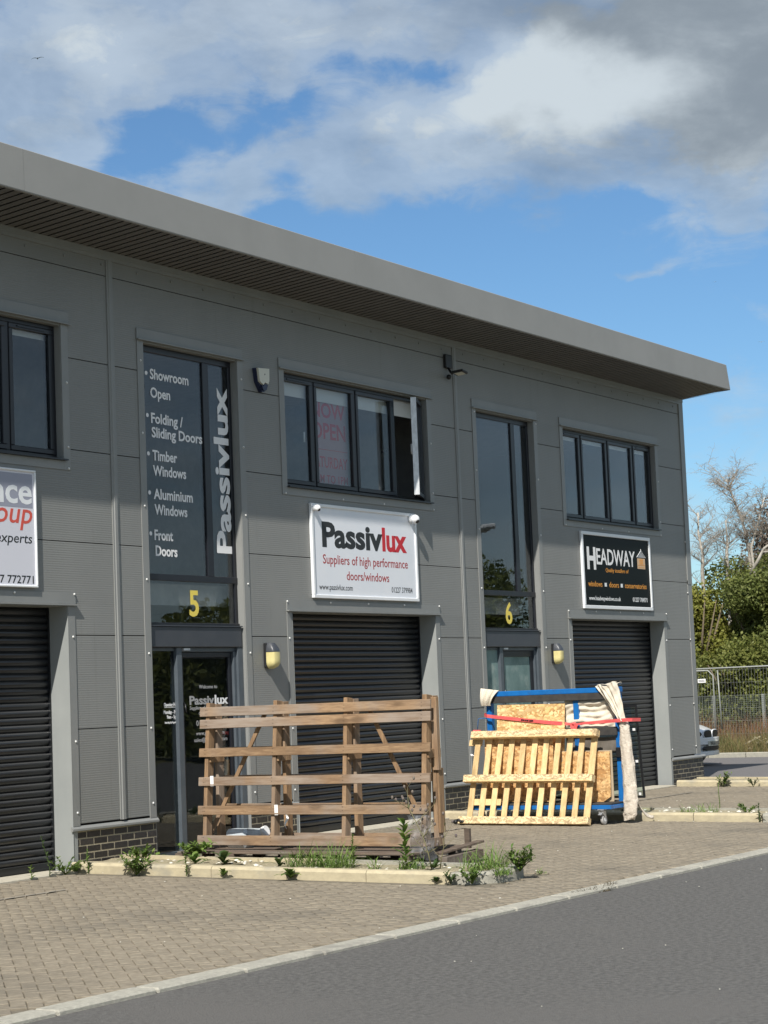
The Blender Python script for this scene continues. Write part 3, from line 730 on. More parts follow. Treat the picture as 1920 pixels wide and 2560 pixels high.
# ------------------------------------------------------------------ lettering
TXT = {}
def text_raw(body, bold, shear):
    key = (body, bold, shear)
    if key in TXT: return TXT[key]
    cu_ = bpy.data.curves.new("lettering", 'FONT'); cu_.body = body; cu_.size = 1; cu_.offset = bold; cu_.shear = shear; cu_.resolution_u = 3; cu_.extrude = .012
    cu_.align_x = 'LEFT'
    ob = bpy.data.objects.new("lettering", cu_); COL.objects.link(ob)
    dg = bpy.context.evaluated_depsgraph_get(); me = bpy.data.meshes.new_from_object(ob.evaluated_get(dg))
    bpy.data.objects.remove(ob); bpy.data.curves.remove(cu_)
    V = np.empty(len(me.vertices)*3); me.vertices.foreach_get('co', V); V = V.reshape(-1, 3)
    F_ = [tuple(p.vertices) for p in me.polygons]; bpy.data.meshes.remove(me)
    TXT[key] = (V, F_); return TXT[key]
CAPH = None
def lettering(body, x0, x1, zb, h, y, mat_, parent, bold=.012, shear=0., vert=False, name='lettering', dz=0.0, ytilt=None):
    """body stretched from x0 to x1, baseline zb, capital height h, on the plane y (vert: reads upwards)"""
    global CAPH
    if CAPH is None:
        q, _ = text_raw('H', 0, 0); CAPH = q[:, 1].max()
    V, F_ = text_raw(body, bold, 0); V = V.copy(); V[:, 0] += V[:, 1]*shear
    a, b = V[:, 0].min(), V[:, 0].max(); sx = (x1-x0)/(b-a); sz = h/(CAPH)
    X = x0+(V[:, 0]-a)*sx; Z = zb+V[:, 1]*sz; Y = y-.0006-V[:, 2]*.05
    if vert: # x0..x1 run up z ; zb.. is x position of the baseline, letters point to -x
        X, Z = zb - V[:, 1]*sz, x0+(V[:, 0]-a)*sx
    mb = MB(); mb.add(list(zip(X.tolist(), Y.tolist(), Z.tolist())), F_)
    return part(name, mb, mat_, parent, fix=False)

# door bay lettering of unit 5
wn, dr = bays[0]; YL = .105
for s, a, b, zb, h in (("Showroom", .683, 1.398, 5.413, .112), ("Open", .683, 1.045, 5.200, .112), ("Folding /", .683, 1.27, 4.878, .112), ("Sliding Doors", .687, 1.628, 4.742, .112),
                       ("Timber", .69, 1.14, 4.478, .112), ("Windows", .69, 1.300, 4.303, .112), ("Aluminium", .69, 1.412, 4.035, .112), ("Windows", .698, 1.300, 3.858, .112),
                       ("Front", .683, 1.02, 3.567, .112), ("Doors", .695, 1.092, 3.387, .112)):
    if s == "Folding /": zb = 4.905
    pad = 0.0
    lettering(s, xr(a), xr(b), zr(zb), h*1.01, YL, M_white, wn, bold=.024)
for zb in (5.47, 4.985, 4.545, 4.10, 3.635):
    m_ = MB(); n = 12; cx, cz = xr(.617), zr(zb); m_.prism([(cx+.025*math.cos(2*math.pi*i/n), cz+.025*math.sin(2*math.pi*i/n)) for i in range(n)], 'y', YL-.0012, YL-.0002); part('bullet', m_, M_white, wn)
lettering("Passivlux", zr(3.462), zr(5.455), xr(2.135), .272, YL, M_white, wn, bold=.030, vert=True)
lettering("5", xr(1.287), xr(1.465), zr(2.715), .285, YL, M_yell, wn, bold=.022)
YD = .1175
def dtext(s, a, b, zb, h, m_=None, bold=.012, par=None, y=YD): return lettering(s, xr(a, y), xr(b, y), zr(zb, y), h, y, m_ or M_dtext, par or dr, bold=bold)
M_dtext = mat('faded white door vinyl', (.33, .33, .33), rough=.5)
dtext("Welcome to", 1.417, 1.765, 1.872, .042); dtext("Passiv", 1.234, 1.70, 1.692, .095, bold=.03); dtext("lux", 1.712, 1.972, 1.690, .100, M_white, .03)
dtext("Suppliers of high performance", 1.235, 1.968, 1.632, .040); dtext("doors/windows", 1.40, 1.80, 1.572, .042)
dtext("01227 379984", 1.349, 1.87, 1.445, .060); dtext("www.passivlux.com", 1.335, 1.88, 1.338, .042); dtext("sales@passivlux.com", 1.30, 1.93, 1.262, .042)
YS = .105
def stext(s, a, b, zb, h, m_=M_white, bold=.02): return lettering(s, xr(a, YS), xr(b, YS), zr(zb, YS), h, YS, m_, dr, bold=bold)
stext("Opening Hours", .762, 1.048, 1.683, .038); stext("Monday - Friday", .75, 1.06, 1.598, .040); stext("9am - 5pm", .81, 1.01, 1.545, .038); stext("Saturday by Appointment", .765, 1.05, 1.490, .022)
m_ = MB(); m_.box((xr(.765), YS-.0012, zr(1.668)), (xr(1.048), YS-.0002, zr(1.673))); part('underline', m_, M_white, dr)
m_ = MB(); m_.box((xr(.967), YS-.002, zr(1.70)), (xr(1.10), YS-.0003, zr(1.90))); nt_ = part('paper_notice', m_, M_blind, dr)
m_ = MB(); m_.box((xr(.968), YS-.003, zr(1.872)), (xr(1.099), YS-.0021, zr(1.898))); part('notice_heading', m_, M_yell, dr)
for s, zb in (("08:15", 1.83), ("09:30", 1.795)): lettering(s, xr(.99), xr(1.075), zr(zb), .02, YS-.002, M_navy, dr)
m_ = MB(); m_.box((xr(.985), YS-.003, zr(1.765)), (xr(1.08), YS-.0021, zr(1.782))); part('notice_bar', m_, M_navy, dr)
# unit 6
wn6, dr6 = bays[1]
lettering("6", xr(8.878), xr(9.078), zr(2.700), .298, .105, M_yell, wn6, bold=.022)

# ------------------------------------------------------------------ sign boards
def signboard(name, lab, x0, x1, z0, z1, mboard, mframe, fw=.045):
    root = thing(name, lab, 'sign', ((x0+x1)/2, 0, z0), None)
    mb = MB(); mb.box((x0+fw*.6, -.028, z0+fw*.6), (x1-fw*.6, -.001, z1-fw*.6)); part('board', mb, mboard, root)
    mb = MB(); ring(mb, x0, x1, z0, z1, -.045, -.001, fw, .006); part('frame', mb, mframe, root); return root
YB = -.028
s5 = signboard('company_sign', 'white sign board with black and red lettering over the middle shutter', 3.80, 6.365, 2.968, 4.175, M_wsign, M_wplas)
o_ = -.047
t1 = lettering("Passiv", 4.093+o_, 5.540+o_, 3.640, .298, YB, M_blkt, s5, bold=.036)
lettering("lux", 5.530+o_, 6.155+o_, 3.640, .290, YB, M_red, s5, bold=.036)
lettering("Suppliers of high performance", 4.095+o_, 6.160+o_, 3.415, .115, YB, M_dred, s5, bold=.008)
lettering("doors/windows", 4.632+o_, 5.668+o_, 3.218, .11, YB, M_dred, s5, bold=.008)
lettering("www.passivlux.com", 3.987+o_, 4.765+o_, 3.080, .072, YB, M_blkt, s5, bold=.004)
lettering("01227 379984", 5.722+o_, 6.255+o_, 3.080, .072, YB, M_blkt, s5, bold=.004)
s6 = signboard('company_sign', 'black sign board with white and orange lettering in a white frame, over the far shutter', 11.425, 14.015, 2.958, 4.195, M_sigb, M_wplas, .055)
o_ = -.06
lettering("H", 11.675+o_, 11.985+o_, 3.605, .330, YB, M_white, s6, bold=.035)
lettering("EADWAY", 12.015+o_, 13.470+o_, 3.683, .250, YB, M_white, s6, bold=.012)
lettering("Quality installers of", 12.335+o_, 13.200+o_, 3.565, .062, YB, M_oran, s6, bold=.004, shear=.2)
lettering("windows", 11.672+o_, 12.18+o_, 3.318, .085, YB, M_oran, s6, bold=.012); lettering("doors", 12.44+o_, 12.80+o_, 3.318, .085, YB, M_oran, s6, bold=.012)
lettering("conservatories", 13.03+o_, 13.875+o_, 3.320, .085, YB, M_oran, s6, bold=.012)
for x in (12.27, 12.87): m_ = MB(); m_.box((x+o_, YB-.002, 3.325), (x+.075+o_, YB-.0003, 3.385)); part('square_bullet', m_, M_wplas, s6)
lettering("www.headwaywindows.co.uk", 11.68+o_, 12.845+o_, 3.098, .066, YB, M_wplas, s6, bold=.004); lettering("01227 784971", 13.31+o_, 13.882+o_, 3.098, .072, YB, M_wplas, s6, bold=.004)
# the conservatory emblem
M_emb = mat('sand sign print', (.62, .42, .25), rough=.5); M_embg = mat('grey sign print', (.30, .31, .32), rough=.5)
def quad2(mb, pts, y=YB-.0022): mb.prism([(a, b) for a, b in pts], 'y', y, YB-.0004)
X0, X1 = 13.50, 13.80
m_ = MB(); quad2(m_, [(X0, 3.855), (X1, 3.855), ((X0+X1)/2, 3.955)]); part('emblem', m_, M_embg, s6)
m_ = MB()
for (p, q) in (((X0-.02, 3.85), ((X0+X1)/2, 3.962)), ((X1+.02, 3.85), ((X0+X1)/2, 3.962)), ((X0-.02, 3.85), (X1+.02, 3.85)), (((X0+X1)/2, 3.955), ((X0+X1)/2, 3.99))):
    m_.beam((p[0], YB-.003, p[1]), (q[0], YB-.003, q[1]), .004, .010, up=(0, 1, 0))
part('emblem', m_, M_wplas, s6)
m_ = MB(); quad2(m_, [(X0, 3.655), (X1, 3.655), (X1, 3.835), (X0, 3.835)]); part('emblem', m_, M_emb, s6)
m_ = MB()
for i in range(4): m_.box((X0+.085+i*.038, YB-.0036, 3.73), (X0+.107+i*.038, YB-.0024, 3.82))
m_.box((X0+.02, YB-.0036, 3.712), (X1-.02, YB-.0024, 3.722)); m_.box((X0+.03, YB-.0036, 3.675), (X1-.03, YB-.0024, 3.682))
part('emblem', m_, M_oran, s6)
s4 = signboard('company_sign', 'white sign board with a grey band, cut by the left edge of the photo', -3.90, -1.318, 2.968, 4.20, mat('pale lilac sign board', (.66, .66, .72), rough=.4), M_wplas, .024)
m_ = MB(); m_.box((-3.86, YB-.0015, 3.80), (-1.366, YB-.0002, 4.155)); part('grey_band', m_, mat('lilac grey print', (.30, .31, .38), rough=.5), s4)
# the words run out of the left of the frame; only the letters in view are set
lettering("nce", -1.99, -1.375, 3.845, .26, YB-.0016, M_wplas, s4, bold=.02); lettering("oup", -1.93, -1.375, 3.637, .215, YB, M_red, s4, bold=.008, shear=.2)
m_red2 = mat('coral red sign print', (.62, .09, .06), rough=.5)
s4.children[-1].data.materials.clear(); s4.children[-1].data.materials.append(m_red2)
lettering("experts", -1.93, -1.385, 3.430, .10, YB, M_blkt, s4, bold=.004, shear=.15); lettering("01227 772771", -2.17, -1.375, 3.010, .08, YB, M_blkt, s4, bold=.008)

# paper poster behind the second light of the middle window
m_ = MB(); m_.box((4.14, .185, 4.44), (5.05, .188, 5.58)); pos_ = thing('window_poster', 'white paper poster with big red letters inside the middle upstairs window', 'poster', (4.6, .185, 4.44))
M_poster = mat('poster paper', (.40, .27, .29), rough=.8); M_pred = mat('red poster ink', (.50, .03, .05), rough=.8); part('sheet', m_, M_poster, pos_)
m_ = MB(); m_.box((4.14, .183, 5.03), (5.05, .1845, 5.58))
for s, zb, h in (("NOW", 5.36, .185), ("OPEN", 5.08, .20)): lettering(s, 4.22, 5.01, zb, h, .1845, M_pred, pos_, bold=.02)
m_ = MB(); m_.box((4.15, .1825, 4.93), (5.04, .1845, 4.937)); part('rule', m_, M_pred, pos_)
for s, zb, h in (("SATURDAY", 4.70, .14), ("9AM TO 1PM", 4.50, .10)): lettering(s, 4.20, 5.03, zb, h, .1845, M_pred, pos_, bold=.01)

# ------------------------------------------------------------------ fittings on the wall
def bulkhead(x, w_, lab):
    root = thing('bulkhead_lamp', lab, 'wall lamp', (x+w_/2, 0, 2.08), 'bulkhead lamps beside the entrances')
    m_ = MB(); m_.box((x-.012, -.035, 2.10), (x+w_+.012, -.0005, 2.40), .01); part('backplate', m_, M_blk, root)
    n = 8
    def shell(z0, z1, top):
        mb = MB(); rows = []
        for i in range(n+1):
            t = i/n; z = z0+(z1-z0)*t
            d = .15 if not top else .15-.055*t**1.6
            if not top and t < .45: d = .15*math.sqrt(max(0, 1-((.45-t)/.45)**2))*.45+.15*.55
            iw = (.03*t**2 if top else (.045*(1-t/.4)**2 if t < .4 else 0))
            a, b = x+iw, x+w_-iw; r = .028
            rows.append([(a, -.035, z), (a, -d+r, z), (a+r*.35, -d+r*.3, z), (a+r, -d, z), (b-r, -d, z), (b-r*.35, -d+r*.3, z), (b, -d+r, z), (b, -.035, z)])
        V = [q for r_ in rows for q in r_]; mb.add(V, [(i*8+j, i*8+j+1, (i+1)*8+j+1, (i+1)*8+j) for i in range(n) for j in range(7)], True)
        mb.add(rows[0], [tuple(range(8))]); mb.add(rows[-1], [tuple(range(8))]); return mb
    part('diffuser', shell(2.085, 2.285, False), M_cream, root); part('hood', shell(2.290, 2.40, True), M_anth2, root)
bulkhead(2.725, .150, 'cream bulkhead lamp with dark hood left of the middle shutter'); bulkhead(10.285, .140, 'cream bulkhead lamp with dark hood left of the far shutter')
root = thing('alarm_box', 'cream and navy alarm box high on the wall left of the middle window', 'alarm box', (2.8, 0, 5.48))
m_ = MB(); m_.prism([(2.685, 5.77), (2.935, 5.785), (2.93, 5.62), (2.875, 5.50), (2.84, 5.485), (2.80, 5.485), (2.715, 5.60)], 'y', -.055, -.0005); part('casing', m_, M_navy, root)
m_ = MB(); m_.prism([(2.70, 5.765), (2.93, 5.780), (2.925, 5.63), (2.90, 5.585), (2.83, 5.60), (2.80, 5.565), (2.725, 5.605)], 'y', -.085, -.052); part('cover', m_, M_bone, root)
m_ = MB(); m_.prism([(2.765, 5.56), (2.80, 5.55), (2.83, 5.585), (2.895, 5.575), (2.862, 5.505), (2.80, 5.50)], 'y', -.083, -.05); part('strobe', m_, M_navy, root)
m_ = MB(); m_.prism([(2.822, 5.70), (2.832, 5.712), (2.842, 5.70), (2.832, 5.688)], 'y', -.0865, -.0848); part('mark', m_, M_blk, root)
def domecam(x, z, r, lab):
    root = thing('security_camera', lab, 'camera', (x, -.045, z), 'white dome cameras on the white sign')
    m_ = MB(); m_.tube([(x, -.030, z), (x, -.062, z)], r*.95, 18); part('base', m_, M_wplas, root)
    m_ = MB(); m_.sphere((x, -.062-r*.75, z-.01), r); part('dome', m_, M_wplas, root)
    m_ = MB(); d = Vector((-.15, -.75, -.65)).normalized(); c = Vector((x, -.062-r*.75, z-.01)); m_.tube([c+d*r*.7, c+d*r*1.04], [r*.55, r*.38], 14); part('lens', m_, M_blk, root)
domecam(3.865, 4.115, .044, 'smaller white dome camera at the upper left corner of the white sign'); domecam(6.225, 4.10, .062, 'larger white dome camera at the upper right corner of the white sign')
root = thing('floodlight', 'black floodlight tilted down under the eaves beside the cover strip', 'floodlight', (7.45, 0, 6.25))
m_ = MB(); m_.box((7.36, -.05, 6.33), (7.53, -.0005, 6.53), .01); part('junction_box', m_, M_blk, root)
m_ = MB(); m_.tube([(7.45, -.03, 6.34), (7.45, -.06, 6.28), (7.43, -.10, 6.245)], .018); m_.sphere((7.42, -.05, 6.20), .038, nu=10, nv=6); part('bracket', m_, M_blk, root)
c = Vector((7.475, -.20, 6.255)); Yv = Vector((.15, -.95, .10)).normalized(); Zn = Vector((.05, .12, 1)).normalized(); Xv = Yv.cross(Zn).normalized(); Zn = Xv.cross(Yv)
m_ = MB(); m_.obox(c, Xv, Yv, Zn, .105, .085, .018, .008); part('body', m_, M_blk, root)
m_ = MB(); m_.obox(c - Zn*.0195, Xv, Yv, Zn, .078, .058, .0025); part('lens_panel', m_, M_bone, root)

# ------------------------------------------------------------------ timber A-frame crate
M_wold = wood('weathered pine rail', (.46, .31, .18), (.25, .155, .09), (.30, .245, .20), 'y', greyamt=(.44, .66))
M_woldz = wood('weathered pine post', (.44, .285, .155), (.25, .155, .09), (.28, .22, .17), 'z', greyamt=(.52, .75))
M_wgrey = wood('grey pallet timber', (.20, .155, .12), (.12, .09, .07), (.17, .15, .13), 'y')
cr = thing('timber_crate', 'weathered brown open timber frame of six rails, standing on a low grey pallet', 'timber crate', (.5, -2.2, .12))
xb, xt = .25, .39
def xf(z): return xb + (xt-xb)*(z-.19)/1.46
ZR = [(1.652, 1.552), (1.527, 1.430), (1.219, 1.126), (.916, .822), (.610, .514), (.300, .196)]
B = .118
lx = Vector((.14, 0, 1.46)).normalized()
for i, (zt, zb) in enumerate(ZR):
    zt -= .004*i*.6; zb -= .004*i*.6
    c = Vector((xf((zt+zb)/2)-.013, -2.235, (zt+zb)/2)); yl, yr_ = (-.812-.002*i, -3.735 if i < 4 else -3.70)
    m_ = MB(); Xn = lx.cross(Vector((0, 1, 0))); tilt = .002 if i == 1 else 0
    m_.obox(Vector((c.x, (yl+yr_)/2, c.z)), Vector((0, 1, random.gauss(0, .0015))).normalized(), Xn, lx, (yl-yr_)/2, .0125, (zt-zb)/2, .003); part('rail', m_, M_wold, cr)
    # the matching rail on the far leg
    zc = (zt+zb)/2; xbk = .615
    m_ = MB(); Xb = Vector((0, 0, 1)); yb0 = -.86 - random.uniform(0, .04); m_.obox(Vector((xbk+.013, (yb0-3.66)/2, zc+.0)), Vector((0, 1, 0)), Xb.cross(Vector((0, 1, 0))), Xb, (yb0+3.66)/2*-1 if yb0+3.66 < 0 else (yb0+3.66)/2, .0125, (zt-zb)/2, .003)
    part('rail', m_, M_wold, cr)
for i, yc in enumerate((-.900, -1.795, -2.690, -3.650)):
    w_ = .047 if i < 3 else .055
    m_ = MB(); m_.obox(Vector((xf(.93)+.052, yc, .935)), Vector((0, 1, 0)), lx.cross(Vector((0, 1, 0))), lx, w_/2, .052, .765, .003); part('post', m_, M_woldz, cr)
    Xb = Vector((0, 0, 1))
    m_ = MB(); m_.obox(Vector((.548, yc-.01, .925)), Vector((0, 1, 0)), Xb.cross(Vector((0, 1, 0))), Xb, w_/2, .050, .76, .003); part('post', m_, M_woldz, cr)
    for zz in (.17, 1.06):
        m_ = MB(); m_.box((xf(zz)+.02, yc-.024-.022, zz), (.60, yc-.0245, zz+.09), .003); part('cross_tie', m_, M_woldz, cr)
for (p, q) in (((.42, -1.0+.15, .27), (.42, -1.66, 1.60)), ((.42, -2.95, 1.60), (.42, -3.50, .52))):
    m_ = MB(); m_.beam(p, q, .045, .022, up=(1, 0, 0), ch=.002)
    part('brace', m_, M_woldz, cr)
m_ = MB(); m_.box((.50, -3.715, .30), (.60, -3.690, .95), .003); part('end_board', m_, M_woldz, cr)
m_ = MB(); m_.obox(Vector((.50, -3.70, 1.30)), Vector((0, 1, 0)), Vector((1, 0, 0)), Vector((0, 0, 1)), .035, .03, .37, .004); part('end_board', m_, M_woldz, cr)
for yc, zc in ((-1.0, .868), (-1.855, .558)):
    m_ = MB(); m_.box((xf(zc)-.029, yc-.024, zc-.057), (xf(zc)-.0265, yc+.020, zc+.050)); part('paper_tag', m_, M_white, cr)
m_ = MB(); M_wire = mat('dark nail heads', (.03, .025, .02), rough=.6)
for zt, zb in ZR:
    for yc in (-.89, -.91, -1.79, -2.69, -3.63):
        for dz in (-.018, .02):
            z = (zt+zb)/2+dz; m_.box((xf(z)-.0285, yc-.003, z-.003), (xf(z)-.0245, yc+.003, z+.003))
part('nail_heads', m_, M_wire, cr, kind='stuff')
# grey base pallet
pb = thing('base_pallet', 'low grey pallet lying flat under the brown timber crate', 'pallet', (.5, -2.2, 0))
for i in range(6):
    x = .03+i*.185; m_ = MB(); m_.box((x, -3.66, .112), (x+.135, -.70, .134), .003); part('deck_board', m_, M_wgrey, pb)
for yy in (-.72, -1.4, -2.1, -2.85, -3.56):
    m_ = MB(); m_.box((.03, yy-.05, .088), (1.08, yy+.05, .111), .003); part('stringer_board', m_, M_wgrey, pb)
    for x in (.03, .5, .97): m_ = MB(); m_.box((x, yy-.05, .0), (x+.11, yy+.05, .088), .003); part('block', m_, M_wgrey, pb)
for x in (.03, .5, .97): m_ = MB(); m_.box((x, -3.62, -.022), (x+.10, -.70, -.001), .003); part('base_board', m_, M_wgrey, pb)
m_ = MB(); m_.beam((.42, -3.72, .10), (1.15, -3.80, .165), .10, .022, ch=.003); m_.beam((.40, -3.78, .02), (1.12, -3.80, .045), .10, .09, ch=.003); m_.box((1.06, -3.72, .10), (1.10, -3.66, .30)); part('loose_board', m_, M_wgrey, pb)
# plastic container and a film scrap
M_cont = mat('milky plastic', (.62, .68, .72), (.55, .6, .64), rough=.35, scale=12)
ct = thing('plastic_container', 'white plastic container lying inside the timber crate', 'container', (.55, -1.28, .135))
m_ = MB(); m_.obox(Vector((.56, -1.16, .235)), Vector((.1, 1, 0)).normalized(), Vector((1, -.1, 0)).normalized(), Vector((0, 0, 1)), .15, .10, .10, .035); part('body', m_, M_cont, ct)
m_ = MB(); m_.tube([(.56, -1.28, .26), (.57, -1.42, .285), (.57, -1.46, .30)], [.085, .055, .05], 12); part('neck', m_, M_cont, ct)
m_ = MB(); m_.tube([(.57, -1.455, .30), (.57, -1.50, .315)], .058, 12); part('cap', m_, M_white, ct)
m_ = MB(); m_.grid(lambda u, v: (.40+.02*math.sin(v*7)+.01*u, -1.868-.028*u*math.sin(math.pi*min(1, v*1.1+.1)), .50-.155*v), 3, 8); whole('paper_scrap', m_, M_white, 'long white paper scrap hanging from the second post of the timber crate', 'paper')
M_film2 = glass('dusty clear film', (.72, .71, .68), .10, rough=.75, boost=.3)
m_ = MB(); m_.grid(lambda u, v: (.17+.05*math.sin(u*11+v*3)+.02*math.sin(v*17+u*5), -3.52-.30*u, .50-.42*v-.03*u*v), 14, 14); whole('plastic_film', m_, M_film2, 'dusty clear plastic film hanging at the lower right end of the timber crate', 'plastic film', fix=False)
# ------------------------------------------------------------------ blue trolley with boards
M_blue = mat('blue enamel steel', (.008, .115, .36), (.010, .14, .42), rough=.38, scale=9, c3=(.02, .10, .27), s3=6)
M_rub = mat('black rubber lining', (.028, .026, .025), (.045, .042, .038), rough=.8, scale=12)
M_zinc = mat('galvanised steel', (.42, .43, .44), (.55, .56, .57), rough=.4, metal=.6, scale=40)
M_tyre = mat('grey castor tyre', (.30, .29, .28), (.4, .39, .38), rough=.7, scale=20)
tr = thing('blue_trolley', 'blue steel board trolley on castors in front of the far unit', 'trolley', (6.2, -2, 0))
m_ = MB()
for a, b in (((5.87, -3.02, .170), (5.93, -1.02, .222)), ((6.58, -3.02, .170), (6.64, -1.02, .222)), ((5.93, -3.02, .172), (6.58, -2.96, .220)), ((5.93, -1.08, .172), (6.58, -1.02, .220)), ((5.93, -2.05, .172), (6.58, -1.99, .220))): m_.box(a, b, .004)
part('base_frame', m_, M_blue, tr)
m_ = MB(); m_.box((5.90, -3.0, .222), (6.58, -1.04, .245), .004); part('deck', m_, M_rub, tr)
for yc, w_ in ((-1.085, .075), (-2.375, .075), (-2.965, .078)):
    m_ = MB(); m_.box((6.30, yc-w_/2, .19), (6.38, yc+w_/2, 1.65 if yc > -2 or yc < -2.9 else 1.55), .004); part('post', m_, M_blue, tr)
m_ = MB(); m_.box((6.27, -3.02, 1.632), (6.38, -1.05, 1.70), .006); part('top_rail', m_, M_blue, tr)
for z0, z1, ya, yb2 in ((1.545, 1.632, -2.98, -1.06), (1.085, 1.195, -2.96, -2.20)):
    m_ = MB(); m_.box((6.262, ya, z0), (6.30, yb2, z1), .004); part('rubber_rail', m_, M_rub, tr)
m_ = MB(); m_.box((6.245, -3.01, .80), (6.29, -2.94, .93), .008); part('clamp', m_, M_blk, tr)
for a in (-1.09, -2.96):
    m_ = MB(); m_.beam((6.60, a, .22), (6.38, a, 1.10), .045, .045); part('brace', m_, M_blue, tr)
for x, y in ((5.92, -2.87), (6.60, -2.86), (5.92, -1.12), (6.60, -1.12), (5.95, -2.0)):
    m_ = MB(); m_.box((x-.05, y-.045, .158), (x+.05, y+.045, .170), .002); m_.tube([(x, y, .158), (x, y, .142)], .03, 12)
    for s_ in (-1, 1): m_.prism([(x-.045, .145), (x+.045, .145), (x+.055, .075), (x+.03, .055), (x, .09), (x-.04, .12)], 'y', y+s_*.026-.003, y+s_*.026+.003)
    ca = part('castor', m_, M_zinc, tr)
    m_ = MB(); cx, cz = x+.035, gz(y)+.062; n = 20; cz += .006
    m_.tube([(cx, y-.019, cz), (cx, y-.014, cz), (cx, y+.014, cz), (cx, y+.019, cz)], [.055, .068, .068, .055], n); part('wheel', m_, M_tyre, ca)
    m_ = MB(); m_.tube([(cx, y-.021, cz), (cx, y+.021, cz)], .028, 14); part('hub', m_, M_white, ca)
    m_ = MB(); m_.obox(Vector((x-.055, y, .115)), Vector((1, 0, .5)).normalized(), Vector((0, 1, 0)), Vector((-.5, 0, 1)).normalized(), .03, .022, .005, .002); part('brake_lever', m_, M_zinc, ca)
# OSB boards
M_osb = osb('bright strand board', (.70, .44, .17), (.84, .62, .32), (.44, .23, .07), .62)
M_osb2 = osb('shade browned strand board', (.64, .37, .14), (.76, .50, .24), (.40, .20, .07), .62)  # darker, browner copy: shade behind the leaning pallet put into the colour
def lean_board(name, lab, ya, yb2, p0, p1, th_, mt, grp, slant=0.):
    """board from foot p0=(x,z) to head p1=(x,z), spanning ya..yb2"""
    d = Vector((p1[0]-p0[0], 0, p1[1]-p0[1])); h = d.length; Zd = d.normalized(); Xd = Vector((0, 1, 0)).cross(Zd).normalized()
    Yd = (Vector((0, 1, 0))+Zd*slant).normalized(); m_ = MB(); m_.obox(Vector(((p0[0]+p1[0])/2, (ya+yb2)/2, (p0[1]+p1[1])/2)), Xd, Yd, Zd, th_/2, abs(ya-yb2)/2, h/2, .001)
    return whole(name, m_, mt, lab, 'board', grp)
GB = 'strand boards on the blue trolley'
lean_board('strand_board', 'pale strand board standing highest on the blue trolley, red strap across its face', -1.245, -2.245, (6.12, .40), (6.255, 1.515), .018, M_osb, GB, slant=.012)
lean_board('strand_board', 'strand board seen between the slats of the leaning pallet, lower left of the trolley', -1.11, -2.12, (6.06, .26), (6.12, 1.12), .018, M_osb2, GB)
m_ = MB(); ya, yb2 = -2.24, -2.90
m_.prism([(ya, .250), (-2.80, .250), (-2.905, .315), (-2.915, .885), (ya, .895)], 'x', 6.115, 6.133); o = whole('strand_board', m_, M_osb2, 'lowest orange shade browned strand board at the right end of the blue trolley', 'board', GB)
o = lean_board('strand_board', 'white edged thin board just behind the lowest orange strand board', -2.20, -2.93, (6.16, .25), (6.16, .900), .01, mat('pale board edge', (.40, .32, .22), rough=.8), GB)

# cloth
M_cloth = mat('unbleached cotton dust sheet', (.60, .545, .44), (.68, .62, .51), rough=.95, scale=7, bump=.25, bscale=70, c3=(.50, .44, .35), s3=4)
M_fluff = mat('grubby quilted cloth', (.70, .63, .53), (.58, .50, .41), rough=1, scale=26, detail=7, bump=1.0, bscale=60)
def sheet(fn, nu, nv, name, mt, lab, thick=.004, cat='cloth', grp=None):
    m_ = MB(); m_.grid(fn, nu, nv); o = whole(name, m_, mt, lab, cat, grp, fix=False)
    s_ = o.modifiers.new('thickness', 'SOLIDIFY'); s_.thickness = thick; return o
# hung behind the posts between mid and right post
def f_back(u, v):
    y = -2.20-.74*u; z = 1.545-.40*v + .03*math.sin(u*4)*v
    q_ = u*1.4+v*2.2+.35*math.sin(u*5.1+1); fold = .022*math.sin(q_*5.3)*abs(math.sin(u*3.3+.5)) + .010*math.sin(q_*13+2*v) + .010*math.sin((u*.8-v*1.7)*9+q_) + .004*math.sin(u*31+v*19)
    return (6.335+fold*(.5+.8*math.sin(math.pi*u))-.02*v, y, z)
sheet(f_back, 60, 36, 'dust_sheet', M_cloth, 'creased cream dust sheet stretched behind the red strap, upper right of the trolley', cat='dust sheet', grp='dust sheets on the trolley')
def f_low(u, v): return (6.33+.008*math.sin(u*9+v*4), -2.20-.74*u, 1.075-.20*v + (.02*math.sin(u*6) if v < .05 else 0))
sheet(f_low, 30, 10, 'grey_blanket', mat('grey brown blanket', (.12, .105, .085), (.15, .13, .11), rough=1, scale=20), 'grey brown blanket behind the lowest board of the trolley', cat='blanket')
# draped corner and the long hanging roll
Lc = [(-2.70, 1.712), (-2.765, 1.64), (-2.855, 1.515), (-2.945, 1.385), (-3.015, 1.285)]
Rc = [(-3.00, 1.755), (-3.035, 1.64), (-3.075, 1.48), (-3.10, 1.33), (-3.115, 1.245)]
def lerpc(C, t):
    t = t*(len(C)-1); i = min(int(t), len(C)-2); f = t-i; return tuple(C[i][k]*(1-f)+C[i+1][k]*f for k in (0, 1))
def f_drape(u, v):
    a, b = lerpc(Lc, v), lerpc(Rc, v); f = .016*math.sin(u*13+v*3.5)+.010*math.sin(u*27-v*6)+.006*math.sin(v*23+u*9)
    bulge = .05*math.sin(math.pi*u)
    return (6.235-bulge*(.4+.6*v)+f*(1-.3*v)-.0*v, a[0]+(b[0]-a[0])*u, a[1]+(b[1]-a[1])*u+.03*math.sin(u*math.pi)*(1-v)*0 + (.02*math.sin(u*9)*(1-v)**4))
sheet(f_drape, 44, 34, 'dust_sheet', M_cloth, 'cream dust sheet knotted over the upper right corner of the trolley', cat='dust sheet', grp='dust sheets on the trolley')
def f_over(u, v): # the part folded over the rail behind the corner
    return (6.235+.17*u, -2.74-.27*v+.02*math.sin(u*8), 1.722+.03*v+.012*math.sin(u*12+v*8)-.02*u*u)
